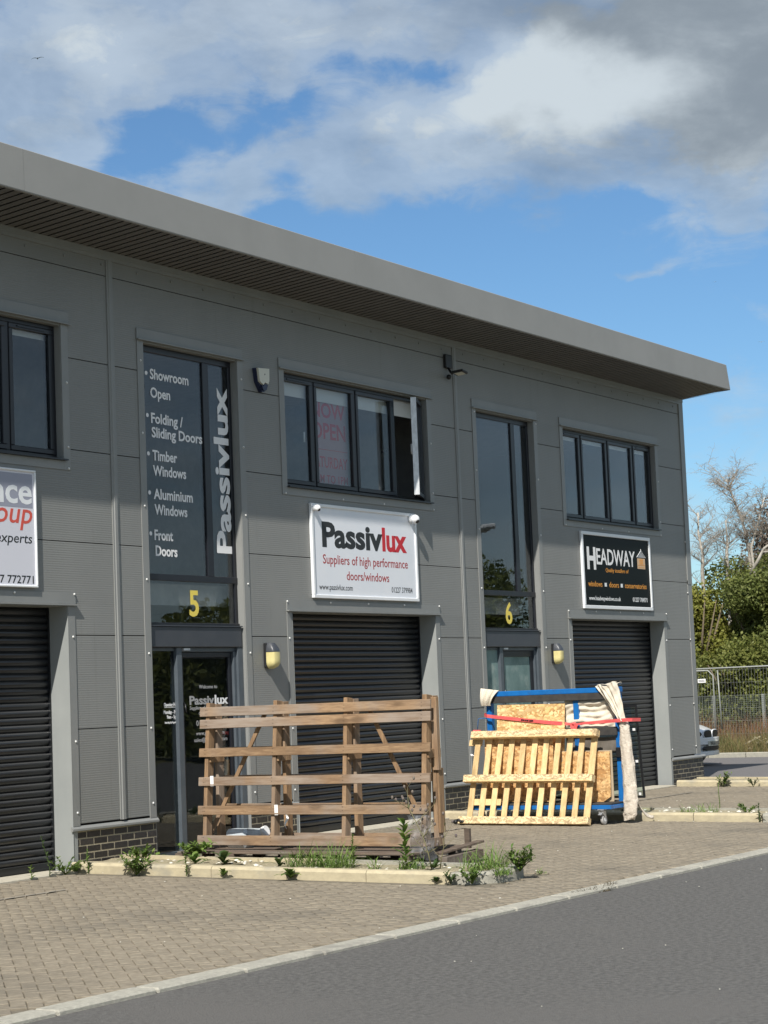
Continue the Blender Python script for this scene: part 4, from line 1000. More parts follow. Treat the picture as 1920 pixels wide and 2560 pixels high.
sheet(f_over, 16, 16, 'dust_sheet', M_cloth, 'fold of cream dust sheet lying over the trolley top rail at its right end', cat='dust sheet', grp='dust sheets on the trolley')
def f_cl(u, v):
    lw = .0; y0 = -1.005; y1 = -1.275+.135*v**.8*1.0 if v < .95 else -1.15
    z = 1.715-.20*v - (.0 if v > .2 else 0) + .035*(1-u)*(1-v)**2
    return (6.245-.035*math.sin(math.pi*min(1, v*1.0))+.010*math.sin(u*15+v*3)+.006*math.sin(u*33), y0+(y1-y0)*u, z)
sheet(f_cl, 34, 24, 'dust_sheet', M_cloth, 'small cream dust sheet wrapped round the upper left corner of the trolley', cat='dust sheet', grp='dust sheets on the trolley')
rows = [(-3.065, 1.30, .040, .055), (-3.08, 1.18, .066, .055), (-3.09, .95, .078, .060), (-3.10, .70, .084, .065), (-3.105, .45, .086, .07), (-3.11, .25, .094, .075), (-3.10, .09, .09, .065), (-3.08, .012, .075, .045)]
def f_roll(u, v):
    t = v*(len(rows)-1); i = min(int(t), len(rows)-2); f = t-i; f = f*f*(3-2*f); r0 = [rows[i][k]*(1-f)+rows[i+1][k]*f for k in range(4)]
    a = 2*math.pi*u; wob = 1+.07*math.sin(3*a+v*9)+.05*math.sin(7*a-v*21)+.05*math.sin(v*40+a*2)
    return (6.26+r0[3]*math.cos(a)*wob, r0[0]+r0[2]*math.sin(a)*wob, r0[1]+.01*math.sin(a*2)*(v > .95))
m_ = MB(); m_.grid(f_roll, 32, 60); whole('cloth_roll', m_, M_fluff, 'long grubby quilted cloth roll hanging down the right end of the trolley', 'cloth roll')
def f_foot(u, v): return (6.42+.22*v+.03*math.sin(u*5), -3.06-.15*v-.05*u, .26*(1-v)**2+.02+.018*math.sin(u*8+v*5)-.0)
sheet(f_foot, 10, 14, 'cloth_tail', M_fluff, 'pale tail of cloth trailing onto the island kerb behind the trolley', cat='cloth')
# glass sheet leaning on the far side
gs_ = thing('glass_sheet', 'black edged glass sheet leaning behind the cloth roll at the trolley end', 'glass sheet', (6.6, -2.4, .25))
d = Vector((.12, 0, -1.18)).normalized(); nx = Vector((0, 1, 0)).cross(d).normalized(); c0 = Vector((6.46, 0, 1.455))
def gp(y, s_): return Vector((c0.x, y, c0.z))+d*s_
m_ = MB(); m_.obox(gp(-2.22, .593), Vector((0, 1, 0)), nx, d, .93, .004, .585, 0); part('pane', m_, M_glassw, gs_)
m_ = MB()
for (ya, yb2, sa, sb_) in ((-1.28, -3.165, 0, .014), (-1.28, -3.165, 1.172, 1.186)): m_.obox(gp((ya+yb2)/2, (sa+sb_)/2), Vector((0, 1, 0)), nx, d, abs(ya-yb2)/2, .008, abs(sb_-sa)/2+.006, 0)
for yy in (-1.29, -3.155): m_.obox(gp(yy, .593), Vector((0, 1, 0)), nx, d, .014, .0085, .593, 0)
part('edge_strip', m_, M_blk, gs_)
for s_ in (.31, .72, 1.14):
    m_ = MB(); m_.obox(gp(-3.10, s_)-nx*.006*(1 if nx.x > 0 else -1), Vector((0, 1, 0)), nx, d, .018, .002, .016, 0); part('spacer_pad', m_, M_white, gs_)
# red ratchet strap
M_strap = mat('faded red webbing', (.62, .07, .075), (.70, .13, .12), rough=.8, scale=10, stretch=(1, 1, 6))
st = thing('ratchet_strap', 'faded red ratchet strap tied across the boards and round the trolley', 'strap', (6.2, -2.0, 1.3))
def ribbon(pts, w_):
    m_ = MB(); n = len(pts)-1; V = []
    for i, p in enumerate(pts):
        p = Vector(p[:3]); ww = (pts[i][3] if len(pts[i]) > 3 else w_)/2; V += [p+Vector((0, 0, ww)), p-Vector((0, 0, ww))]
    m_.add(V, [(2*i, 2*i+1, 2*i+3, 2*i+2) for i in range(n)]); return m_
def strap(pts, w_=.044):
    m_ = ribbon(pts, w_); o = part('webbing', m_, M_strap, st, fix=False); s_ = o.modifiers.new('t', 'SOLIDIFY'); s_.thickness = .0025; return o
strap([(6.42, -1.02, 1.40), (6.26, -1.035, 1.398), (6.215, -1.10, 1.383), (6.20, -1.5, 1.335), (6.20, -2.0, 1.275), (6.21, -2.2, 1.255, .05), (6.25, -2.30, 1.245, .03), (6.27, -2.36, 1.235, .02)])
strap([(6.27, -2.36, 1.235, .02), (6.26, -2.5, 1.248, .03), (6.25, -2.8, 1.262), (6.18, -3.02, 1.272), (6.175, -3.12, 1.276), (6.26, -3.19, 1.275), (6.47, -3.21, 1.270), (6.50, -3.12, 1.27)])
m_ = MB(); m_.add([(6.235, -2.31, 1.255), (6.235, -2.44, 1.248), (6.22, -2.395, 1.13), (6.225, -2.34, 1.14)], [(0, 1, 2, 3)]); m_.add([(6.225, -2.37, 1.24), (6.21, -2.43, 1.235), (6.20, -2.425, 1.15)], [(0, 1, 2)])
o = part('strap_tail', m_, M_strap, st, fix=False); s_ = o.modifiers.new('t', 'SOLIDIFY'); s_.thickness = .004
m_ = MB(); m_.sphere((6.24, -2.37, 1.245), .03, .035, .022, 10, 6); part('knot', m_, M_strap, st)
m_ = MB()
for i, (a, b) in enumerate(((-1.62, -1.645), (-1.65, -1.672), (-1.68, -1.70), (-1.705, -1.73), (-1.74, -1.80))): m_.box((6.194, a, 1.309-(abs(a)-1.62)*.13), (6.1975, b, 1.327-(abs(a)-1.62)*.13))
part('stamp', m_, M_blk, st)
m_ = MB(); m_.box((6.05, -.975, 1.165), (6.12, -1.06, 1.205), .008); m_.tube([(6.07, -.945, 1.17), (6.07, -.985, 1.20)], .014, 8)
part('ratchet', m_, M_strap, st)
m_ = MB(); m_.tube([(6.2, -.955, 1.20), (6.2, -.975, 1.345), (6.2, -1.00, 1.355), (6.25, -1.08, 1.352)], .005, 6); whole('wire_bracket', m_, M_blue, 'thin blue wire loop at the left end of the trolley', 'bracket')
m_ = MB(); m_.tube([(6.2, -.865, .868), (6.2, -.96, .84)], .008, 8); m_.sphere((6.2, -.855, .872), .024, nu=12, nv=8); whole('capped_rod', m_, M_white, 'white capped rod poking out left of the leaning pallet', 'rod')
m_ = MB()
for i in range(14): m_.sphere((5.66+random.uniform(-.05, .05), -.93+random.uniform(-.07, .07), .02+random.uniform(0, .03)), random.uniform(.02, .035), nu=7, nv=5)
whole('black_bag', m_, M_blk, 'scrunched black bag on the paving at the left foot of the yellow pallet', 'bag')

# ------------------------------------------------------------------ yellow pallet leaning on the trolley
M_yw = wood('new yellow pine slat', (.84, .63, .35), (.74, .51, .24), None, 'z')
M_yosb = osb('pressed chip block timber', (.72, .54, .29), (.82, .64, .38), (.36, .25, .13), 1.4)
lp = thing('leaning_pallet', 'new yellow slatted pallet leaning on the front of the blue trolley', 'pallet', (5.8, -1.9, -.02))
A0, A1 = Vector((5.72, -.955, -.015)), Vector((5.735, -2.79, -.026)); T0, T1 = Vector((6.115, -.955, 1.165)), Vector((6.125, -2.79, 1.140))
Yp = (A1-A0).normalized(); Up = (T0-A0).normalized(); Up = (Up-Yp*Up.dot(Yp)).normalized(); Np = Up.cross(Yp).normalized()
if Np.x > 0: Np = -Np
Wp = (A1-A0).length; Hp = (T0-A0).length
def lb(u0, u1, h0, h1, t0, t1, name, mt, ch=.003, skew=0):
    m_ = MB(); c = A0+Yp*((u0+u1)/2)+Up*((h0+h1)/2)+Np*((t0+t1)/2); U_ = (Up+Yp*skew).normalized()
    m_.obox(c, Yp, U_, Np, (u1-u0)/2, (h1-h0)/2, (t1-t0)/2, ch); return part(name, m_, mt, lp)
for i in range(11):
    u = .035+i*(Wp-.145)/10; lb(u-.005, u+.073+(.01 if i == 10 else 0), .012, Hp-.012, -.018, 0, 'slat', M_yw, skew=random.gauss(0, .004))
for h0 in (.0, .555, Hp-.098):
    lb(-.035 if h0 < 1 else 0., Wp, h0, h0+.095, .018, .098, 'stringer', M_yosb, .003)
    lb(0, Wp, h0+.004, h0+.09, .0005, .0175, 'stringer_board', M_yw)
    lb(.02, Wp-.03, h0-.001, h0+.016, .099, .112, 'nailing_strip', M_yw, .002) if h0 > .1 else None
for h0 in (.27, Hp-.17): lb(-.075 if h0 > .5 else .02, .5 if h0 < .5 else .12, h0, h0+.085, -.036, -.0185, 'back_board', M_yw)

# ------------------------------------------------------------------ weeds
def leafmat(name, a, b_, tr_=.25, rough=.55):
    m, n, b = new_mat(name); nt = m.node_tree; pos = n.n('ShaderNodeNewGeometry').outputs['Position']
    col = n.mix(rnd(n), a, b_); h = n.n('ShaderNodeHueSaturation'); n.put(h.inputs['Color'], col); n.put(h.inputs['Value'], n.lr(n.noise(pos, 3, 3), .3, .7, .8, 1.2))
    n.put(b.inputs['Base Color'], h.outputs[0]); b.inputs['Roughness'].default_value = rough; b.inputs['Specular IOR Level'].default_value = .3
    t = n.n('ShaderNodeBsdfTranslucent'); n.put(t.inputs['Color'], h.outputs[0]); mx = n.n('ShaderNodeMixShader'); mx.inputs[0].default_value = tr_
    n.put(mx.inputs[1], b.outputs[0]); n.put(mx.inputs[2], t.outputs[0]); n.put(nt.nodes['Material Output'].inputs[0], mx.outputs[0]); return m
M_lf = leafmat('weed leaf', (.08, .15, .03), (.16, .22, .05)); M_lfd = leafmat('dark weed leaf', (.045, .085, .025), (.09, .13, .04)); M_gr = leafmat('fresh grass blade', (.10, .19, .035), (.19, .26, .07))
M_dry = leafmat('dry stem', (.20, .19, .10), (.26, .22, .13)); M_head = mat('thistle seed head', (.09, .07, .08), (.2, .17, .13), rough=1, scale=60)
def blade(mb, p, az, L, w_, lift, droop, seg=4, cup=.0):
    """one leaf: strip that rises at angle lift and bends down by droop"""
    p = Vector(p); d2 = Vector((math.cos(az), math.sin(az), 0)); s_ = Vector((-d2.y, d2.x, 0)); V = []; a = lift
    for i in range(seg+1):
        t = i/seg; ww = w_*math.sin(math.pi*min(.97, .10+t*.88))**.8*.5
        if i == seg: ww = w_*.04
        V += [tuple(p+s_*ww+Vector((0, 0, cup*ww))), tuple(p-s_*ww+Vector((0, 0, cup*ww)))]
        p = p+(d2*math.cos(a)+Vector((0, 0, math.sin(a))))*(L/seg); a -= droop/seg
    mb.add(V, [(2*i, 2*i+1, 2*i+3, 2*i+2) for i in range(seg)], True)
ru = random.uniform
def gh(x, y):
    for (a, b) in ((-.95, .02), (6.72, 7.68), (14.12, 15.2)):
        if a+.11 < x < b-.11: return gz(y)+.07
        if a < x < b: return gz(y)+.10
    return gz(y)+.002
def rosette(x, y, s_, n, lab, mt=None, z=None, name='weed'):
    z = gh(x, y) if z is None else z; mb = MB()
    for i in range(n): az = i*2.4+ru(-.3, .3); t = (i/n); blade(mb, (x, y, z+.01+t*s_*.25), az, s_*ru(.7, 1.1)*(1-.45*t), s_*ru(.24, .34), R(25+45*t)+ru(-.15, .15), R(60), 4, .25)
    return whole(name, mb, mt or M_lf, lab, 'weed', 'weeds along the kerbs', fix=False)
def stalk(x, y, h, n, L, lab, mt=None, z=None, lean=(0, 0), w_=.22, name='weed', top=.25):
    z = gh(x, y) if z is None else z; root = thing(name, lab, 'weed', (x, y, z), 'weeds along the kerbs'); mb = MB()
    pts = [(x+lean[0]*t*t*h+.01*math.sin(t*7), y+lean[1]*t*t*h, z+h*t) for t in [i/6 for i in range(7)]]; mb.tube(pts, [.006*(1-.6*i/6) for i in range(7)], 5); part('stem', mb, mt or M_lf, root, fix=False)
    mb = MB()
    for i in range(n):
        t = .06+.94*i/n; k = t*6; j = min(int(k), 5); p = Vector(pts[j]).lerp(Vector(pts[j+1]), k-j)
        blade(mb, p, i*2.4+ru(-.2, .2), L*(1-(1-top)*t)*ru(.8, 1.15), L*w_, R(30+25*t)+ru(-.2, .2), R(50), 4, .2)
    part('leaves', mb, mt or M_lf, root, fix=False); return root
def tuft(x, y, r, h, n, lab, mt=None, z=None, name='grass_tuft'):
    z = gh(x, y) if z is None else z; mb = MB()
    for i in range(n):
        a = ru(0, 6.28); q = r*math.sqrt(ru(0, 1)); blade(mb, (x+q*math.cos(a), y+q*math.sin(a), z-.005), ru(0, 6.28), h*ru(.35, 1.2), .007*ru(.6, 1.4), R(ru(35, 85)), R(ru(20, 110)), 4)
    return whole(name, mb, mt or M_gr, lab, 'grass', 'grass and weeds on the islands', fix=False)
def bushy(x, y, r, h, n, L, lab, mt=None, z=None):
    z = gh(x, y) if z is None else z; mb = MB()
    for k in range(max(3, n//9)):
        a = ru(0, 6.28); b0 = Vector((x, y, z)); tip = Vector((x+r*math.cos(a)*ru(.3, 1), y+r*math.sin(a)*ru(.3, 1), z+h*ru(.5, 1))); mb.tube([b0, b0.lerp(tip, .5)+Vector((0, 0, .02)), tip], [.004, .003, .002], 4)
        for i in range(12): t = ru(.15, 1); blade(mb, b0.lerp(tip, t)+Vector((0, 0, .02*(1-t))), ru(0, 6.28), L*ru(.6, 1.25), L*.30, R(ru(-5, 65)), R(40), 3, .2)
    return whole('weed', mb, mt or M_lf, lab, 'weed', 'weeds along the kerbs', fix=False)
W = [
 lambda: stalk(-1.40, -.17, .42, 16, .10, 'tall straggly weed at the foot of the left grey door jamb', M_lfd, lean=(-.2, .1)),
 lambda: bushy(-1.18, -.19, .26, .17, 90, .07, 'low spreading weed against the left grey door jamb', M_lf),
 lambda: stalk(-1.70, -.19, .14, 8, .10, 'small thin weed on the threshold strip of the left shutter', M_lf),
 lambda: rosette(-1.00, -.17, .15, 9, 'broad leaved weed left of the brick pier', M_lf), 
 lambda: stalk(-.98, -.32, .25, 26, .07, 'upright leafy weed in front of the brick pier at the kerb corner', M_gr),
 lambda: bushy(-.55, -.66, .20, .16, 110, .085, 'bushy green weed on top of the nearest island, by the brick pier', M_lf),
 lambda: bushy(-1.05, -1.02, .24, .20, 150, .075, 'large leafy weed spilling over the front of the nearest island kerb', M_lf),
 lambda: rosette(.12, -.35, .17, 10, 'weed between the brick pier and the glass door, behind the island', M_lf, z=0),
 lambda: stalk(-1.0, -1.62, .30, 30, .075, 'upright willowherb growing against the front of the nearest kerb', M_lf),
 lambda: bushy(-.02, -.98, .24, .16, 150, .09, 'bright green weed beside the left end of the grey base pallet', M_gr),
 lambda: rosette(-.60, -1.42, .22, 9, 'low broad leaved weed on the island, between willowherb and pier', M_lf),
 lambda: rosette(-.62, -1.80, .27, 9, 'dark dock weed with wide leaves on the nearest island', M_lfd),
 lambda: rosette(-1.0, -2.08, .13, 10, 'small rosette weed at the front of the nearest kerb joint', M_lf),
 lambda: rosette(-1.02, -2.90, .17, 16, 'fat green rosette weed at the middle of the nearest kerb front', M_lf),
 lambda: rosette(-.66, -2.52, .20, 7, 'purple green dock weed on the island left of the grass tufts', M_lfd),
 lambda: tuft(-.62, -2.80, .19, .31, 170, 'leftmost of the green grass tufts in front of the timber crate'),
 lambda: tuft(-.50, -3.02, .17, .27, 120, 'second green grass tuft on the nearest island, below the crate'),
 lambda: tuft(-.64, -3.20, .19, .34, 170, 'third green grass tuft in the middle of the nearest island'),
 lambda: stalk(-.56, -3.34, .33, 60, .11, 'feathery upright weed among the grass below the second crate bay', M_gr, w_=.10),
 lambda: tuft(-.62, -3.62, .07, .18, 40, 'thin grass tuft between the feathery weed and the tall spurge'),
 lambda: stalk(-.60, -3.96, .46, 26, .19, 'tall leafy spurge with long pointed leaves in front of the crate', M_lf, w_=.26, top=.6),
 lambda: tuft(-.58, -4.02, .14, .19, 130, 'grass tuft at the foot of the tall spurge'),
 lambda: tuft(-.50, -4.70, .17, .28, 110, 'pale grass tuft near the rounded end of the nearest island'),
 lambda: tuft(-.20, -4.72, .14, .30, 110, 'grass tuft on the back of the rounded island end'),
 lambda: rosette(-.98, -4.52, .10, 12, 'small dark weed at the front kerb near its grey end', M_lfd),
 lambda: bushy(-1.02, -4.70, .10, .13, 60, .05, 'dark green weed where the cream kerb meets the grey kerb', M_lfd),
 lambda: bushy(-.98, -4.90, .16, .17, 150, .055, 'bright bushy weed at the front of the grey kerb end', M_gr),
 lambda: tuft(-.74, -5.10, .09, .15, 90, 'grass tuft against the rounded grey kerb end'),
 lambda: bushy(-.42, -5.10, .20, .24, 190, .075, 'largest leafy weed at the rounded end of the nearest island', M_lf),
 lambda: tuft(.06, -5.06, .05, .10, 24, 'tiny grass tuft on the paving beyond the nearest island'),
 lambda: bushy(14.0, -1.13, .17, .24, 110, .07, 'bushy weed at the middle of the farthest island kerb', M_lf),
 lambda: bushy(14.0, -1.66, .13, .15, 60, .06, 'smaller weed at the right of the farthest island kerb', M_lfd),
 lambda: tuft(7.1, -3.66, .26, .16, 130, 'dry grass spread over the second island right of the trolley', M_gr),
 lambda: stalk(7.6, -3.75, .34, 30, .05, 'single thin stalk rising from the second island', M_gr),
 lambda: bushy(7.1, -4.33, .20, .13, 120, .05, 'low yellow green weed on the second island near the photo edge', M_gr),
 lambda: stalk(6.68, -4.66, .24, 24, .08, 'dark weed in front of the grey end of the second island', M_lfd)]
for f_ in W: f_()
# the dry thistle
th_ = thing('thistle', 'tall dry branching thistle with dark seed heads at the right end of the crate', 'thistle', (-.55, -4.26, .03), 'weeds along the kerbs')
ms, mh, ml = MB(), MB(), MB()
def branch(p, d, L, r, lv):
    pts = [Vector(p)]; d = Vector(d).normalized()
    for i in range(4): d = (d+Vector((ru(-.14, .14), ru(-.14, .14), ru(-.03, .12)))).normalized(); pts.append(pts[-1]+d*(L/4))
    ms.tube(pts, [r*(1-.15*i) for i in range(5)], 5)
    if lv == 0 or L < .09: mh.sphere(pts[-1], .013, .013, .018, 7, 5)
    if lv > 0:
        for i in range(1, 5):
            for q in range(2 if lv > 1 else 1):
                a = ru(0, 6.28); dd = Vector((math.cos(a), math.sin(a), ru(.5, 1.2))); branch(pts[i], dd, L*ru(.25, .42), r*.55, lv-1)
                blade(ml, pts[i], a, L*ru(.12, .2), L*.035, R(ru(-10, 50)), R(60), 3)
branch((-.55, -4.22, .04), (0, .04, 1), .62, .008, 2); branch((-.53, -4.30, .04), (.05, -.2, 1), .42, .006, 1)
for i in range(10): blade(ml, (-.55, -4.25, .05), i*2.4, ru(.12, .2), .035, R(ru(20, 60)), R(60), 4)
part('stems', ms, M_dry, th_, fix=False); part('seed_heads', mh, M_head, th_, kind='stuff', fix=False); part('leaves', ml, M_lfd, th_, fix=False)
# pebbles and petals blown over the paving, and the hole in the road kerb
mb = MB()
for i in range(330):
    if i < 60: x, y = ru(-9, 15), ru(-6, -.4); s_ = ru(.004, .011)
    elif i < 85: x, y = ru(-7, 12), ru(-10, -6.5); s_ = ru(.004, .007)
    else: x, y = random.choice(((ru(-.85, -.1), ru(-4.9, -.3)), (ru(6.85, 7.6), ru(-4.9, -.4)))); s_ = ru(.01, .035)
    z = (gh(x, y) if y > -6.05 else -.083-.002*(abs(y)-6.3))+.006; mb.sphere((x, y, z), s_*ru(.7, 1.4), s_*ru(.7, 1.4), s_*.45, 5, 3)
tag(part('pebbles', mb, mat('pale pebbles and petals', (.55, .52, .44), (.72, .7, .62), rough=.9, scale=9), None, fix=False), 'pale pebbles and petals scattered over paving and islands', 'pebbles', None, 'stuff')
mb = MB(); mb.sphere((-1.09, yk(-1.09)-.10, -.083), .40, .085, .020, 20, 6)
for i in range(520):
    t = ru(0, 1); x = -1.47+.80*t; y = yk(x)-.07-.13*ru(0, 1)*math.sin(math.pi*t)-.01; blade(mb, (x, y, -.078), ru(0, 6.28), ru(.03, .09), .006, R(ru(5, 60)), R(40), 3)
    if i % 4 == 0: mb.sphere((x, y, -.078), ru(.008, .022), ru(.01, .03), .012, 5, 3)
tag(part('kerb_debris', mb, mat('dark dead roots', (.05, .04, .028), (.12, .10, .06), rough=1, scale=40), None, fix=False), 'dark debris and dead roots in the broken gap of the road kerb', 'debris', None, 'stuff')

# ------------------------------------------------------------------ white car
M_car = mat('white car paint', (.74, .75, .76), rough=.25, coat=.6); M_carg = mat('dark car glass', (.01, .012, .014), rough=.05); M_chr = mat('chrome', (.6, .6, .6), rough=.15, metal=1)
car = thing('parked_car', 'white hatchback parked nose out behind the far brick corner of the building', 'car', (21.9, 4.5, 0))
CX, Y0, CL = 21.9, 2.38, 4.25
def prof(t): # upper outline of the body side: bonnet, then waist line
    K_ = [(0, .60), (.015, .70), (.04, .76), (.10, .84), (.26, .94), (.34, .96), (.9, 1.0), (.97, .92), (1, .70)]
    for a, b in zip(K_, K_[1:]):
        if t <= b[0]: return a[1]+(b[1]-a[1])*(t-a[0])/(b[0]-a[0])
    return .7
def halfw(t): return .86*(1-.34*max(0, (.09-t)/.09)**2.2-.22*max(0, (t-.93)/.07)**2)
def fb_(u, v):
    t = v; a = (u-.5)*math.pi*1.0; hw = halfw(t); top = prof(t); bot = .20 + (.03 if t < .03 else 0); zc = (top+bot)/2; hh = (top-bot)/2
    ang = u*2*math.pi; ca, sa = math.cos(ang), math.sin(ang); e = .42
    x = hw*(abs(sa)**e)*(1 if sa >= 0 else -1); z = zc-hh*(abs(ca)**e)*(1 if ca >= 0 else -1)
    yy = Y0+CL*t+.34*(abs(x)/.86)**2.6*max(0, 1-t*7)
    return (CX+x, yy, z)
mb = MB(); mb.grid(fb_, 40, 60); mb.grid(lambda u, v: tuple(Vector((CX, Y0+.0, .42)).lerp(Vector(fb_(u, 0)), v)), 40, 3); mb.grid(lambda u, v: tuple(Vector((CX, Y0+CL, .45)).lerp(Vector(fb_(u, 1)), v)), 40, 3); part('body', mb, M_car, car)
def fr_roof(u, v):
    K_ = [(0, 1.15, .97), (.22, 1.75, 1.38), (.5, 2.4, 1.43), (.8, 3.3, 1.38), (1, 4.12, 1.0)]
    for a, b in zip(K_, K_[1:]):
        if v <= b[0]+1e-9: f = (v-a[0])/(b[0]-a[0]); y = a[1]+(b[1]-a[1])*f; z = a[2]+(b[2]-a[2])*f; break
    ang = u*math.pi; w_ = .80-.17*max(0, z-.98)/.45; x = -w_*math.cos(ang); zz = .93+(z-.93)*abs(math.sin(ang))**.4; return (CX+math.copysign(abs(math.cos(ang))**.5*w_, x), Y0+y, zz)
mb = MB(); mb.grid(fr_roof, 24, 24); part('cabin', mb, M_carg, car)
mb = MB(); mb.grid(lambda u, v: (CX-.56+1.12*u, Y0+1.78+1.5*v, 1.432-.05*(2*v-1)**2-.05*(2*u-1)**2+.01), 10, 8); part('roof', mb, M_car, car)
for sx in (-1, 1):
    for yy in (.78, 3.42):
        mb = MB(); x = CX+sx*.80; mb.tube([(x-.09, Y0+yy, .31), (x+.09, Y0+yy, .31)], .31, 24); wl = part('wheel', mb, M_rub, car)
        mb = MB(); mb.tube([(x+sx*.07, Y0+yy, .31), (x+sx*.097, Y0+yy, .31)], .20, 20); part('rim', mb, M_chr, wl)
def fy(x, z): # front surface y at lateral offset
    return Y0+.34*(abs(x)/.86)**2.6
def patch(x0, x1, z0, z1, out, name, mt, rnd_=0., n=8, par=None):
    mb = MB(); r0 = .5
    def fn(u, v):
        x = x0+(x1-x0)*u; zz = z0+(z1-z0)*v; cu_ = (u-.5)*2; cv_ = (v-.5)*2
        k = 1-rnd_*abs(cv_)**3; x = (x0+x1)/2+(x-(x0+x1)/2)*k; k2 = 1-rnd_*abs(cu_)**3; zz = (z0+z1)/2+(zz-(z0+z1)/2)*k2
        return (CX+x, fy(x, zz)-out, zz)
    mb.grid(fn, n, n); o = part(name, mb, mt, par or car); s_ = o.modifiers.new('t', 'SOLIDIFY'); s_.thickness = .02; return o
patch(-.72, .72, .44, .585, .045, 'bumper', M_car, .15); patch(-.80, .80, .215, .30, .040, 'bumper_lip', M_car, .1)
for a, b in ((-.34, -.03), (.03, .34)):
    g_ = patch(a, b, .575, .735, .022, 'grille', M_blk, .22); patch(a-.018, b+.018, .562, .748, .012, 'grille_surround', M_wplas, .22)
for a, b in ((-.74, -.42), (.42, .74)): patch(a, b, .60, .72, .02, 'headlight', M_carg, .25)
patch(-.42, .42, .315, .400, .034, 'lower_intake', M_blk, .18)
pl_ = patch(-.26, .26, .405, .515, .060, 'number_plate', M_bone)
def plate_text():
    V, F_ = text_raw("YK61 BJX", .02, 0); a, b = V[:, 0].min(), V[:, 0].max(); sx = .46/(b-a); mb = MB()
    mb.add([(CX-.23+(v[0]-a)*sx, fy(-.23+(v[0]-a)*sx, 0)-.0835, .428+v[1]*.075/.7) for v in V.tolist()], F_); part('plate_lettering', mb, M_blkt, pl_, fix=False)
plate_text()

# ------------------------------------------------------------------ site fence and mesh fence
M_wirem = mat('dull galvanised wire', (.20, .21, .20), rough=.6)
M_zdull = mat('dull galvanised tube', (.24, .25, .23), (.32, .33, .31), rough=.55, metal=.3, scale=30)
def heras(y0, y1, x, lab, top=2.0, lean=0.0):
    r = thing('site_fence_panel', lab, 'fence', (x, (y0+y1)/2, 0), 'steel mesh site fence panels'); f = MB()
    def q(y, z): return (x+lean*z, y, z)
    f.tube([q(y0, .15), q(y0, top-.12), q(y0+(.12 if y1 > y0 else -.12), top), q(y1-.12, top), q(y1, top-.12), q(y1, .15)], .019, 8); f.tube([q(y0, .2), q(y1, .2)], .015, 6); part('frame', f, M_zdull, r)
    w_ = MB(); n = int(abs(y1-y0)/.075)
    for i in range(1, n): yy = y0+(y1-y0)*i/n; w_.beam(q(yy, .2), q(yy, top), .0035, .0035)
    for i in range(7): zz = .2+i*.3; w_.beam(q(y0, min(zz, top)), q(y1, min(zz, top)), .0035, .0035)
    part('mesh', w_, M_wirem, r, fix=False); return r
hp1 = heras(4.42, 7.9, 27.0, 'steel mesh site fence panel nearest the building corner, with a small white sign')
m_ = MB(); m_.box((26.975, 4.60, 1.72), (26.98, 4.80, 1.81)); part('sign_plate', m_, M_white, hp1)
m_ = MB()
for i in range(2): m_.box((26.972, 4.625, 1.775-.03*i), (26.9745, 4.78, 1.785-.03*i))
part('sign_print', m_, M_blkt, hp1)
heras(2.3, 5.9, 27.3, 'steel mesh site fence panel right of the first, pale top rail', top=2.05); heras(-1.3, 2.25, 27.3, 'steel mesh site fence panel beyond the right edge of the photo', top=2.05)
m_ = MB(); m_.tube([(27.0, 4.30, 2.0), (26.9, 4.22, .62)], .016, 6); whole('fence_brace', m_, M_zdull, 'slanting steel tube propping the joint of the site fence panels', 'fence brace')
cf = thing('mesh_fence', 'old wire mesh fence on concrete posts at the foot of the hedge', 'fence', (31, 4, 0)); M_conc = mat('concrete fence post', (.22, .24, .23), (.28, .29, .27), rough=.95, scale=12)
for i in range(14): y = -3.2+i*1.33; m_ = MB(); m_.box((31-.04, y-.035, 0), (31.04, y+.035, 1.38), .01); part('fence_post', m_, M_conc, cf)
w_ = MB()
for i in range(340): y = -3.2+i*.05; w_.beam((30.94, y, .05), (30.94, y, 1.36), .004, .004)
for i in range(26): w_.beam((30.94, -3.2, .06+i*.052), (30.94, 14, .06+i*.052), .004, .004)
part('mesh', w_, mat('weathered green wire', (.17, .20, .17), rough=.7), cf, fix=False)

# ------------------------------------------------------------------ dry field weeds
def strips(name, N, fx_, hfn, wd, mt, lab, seg=2, lean=.35):
    xy = fx_(N); h = hfn(xy); az = RNG.uniform(0, 2*np.pi, N); wv_ = np.stack([np.cos(az), np.sin(az), np.zeros(N)], 1)*(wd*RNG.uniform(.6, 1.4, N))[:, None]
    ln = RNG.normal(0, lean, (N, 2))*h[:, None]; base = np.concatenate([xy, np.zeros((N, 1))+.0], 1); V = np.zeros((N, 2*(seg+1), 3))
    for i in range(seg+1):
        t = i/seg; c = base.copy(); c[:, :2] += ln*t*t; c[:, 2] += h*t; k = (1-t*.92); V[:, 2*i] = c+wv_*k; V[:, 2*i+1] = c-wv_*k
    Q = np.array([(2*i, 2*i+1, 2*i+3, 2*i+2) for i in range(seg)])[None]+(np.arange(N)*2*(seg+1))[:, None, None]
    o = link(name, rawmesh(name, V.reshape(-1, 3), Q.reshape(-1, 4), mt)); return tag(o, lab, 'weeds', None, 'stuff')
M_dw = leafmat('dry tan grass', (.30, .22, .11), (.17, .15, .06), .2, .9); M_rw = leafmat('rust red dock', (.17, .085, .05), (.25, .15, .085), .15, .9); M_gw = leafmat('dull green scrub', (.09, .11, .035), (.16, .17, .06), .2, .8)
def area(x0, x1, y0, y1): return lambda N: np.stack([RNG.uniform(x0, x1, N), RNG.uniform(y0, y1, N)], 1)
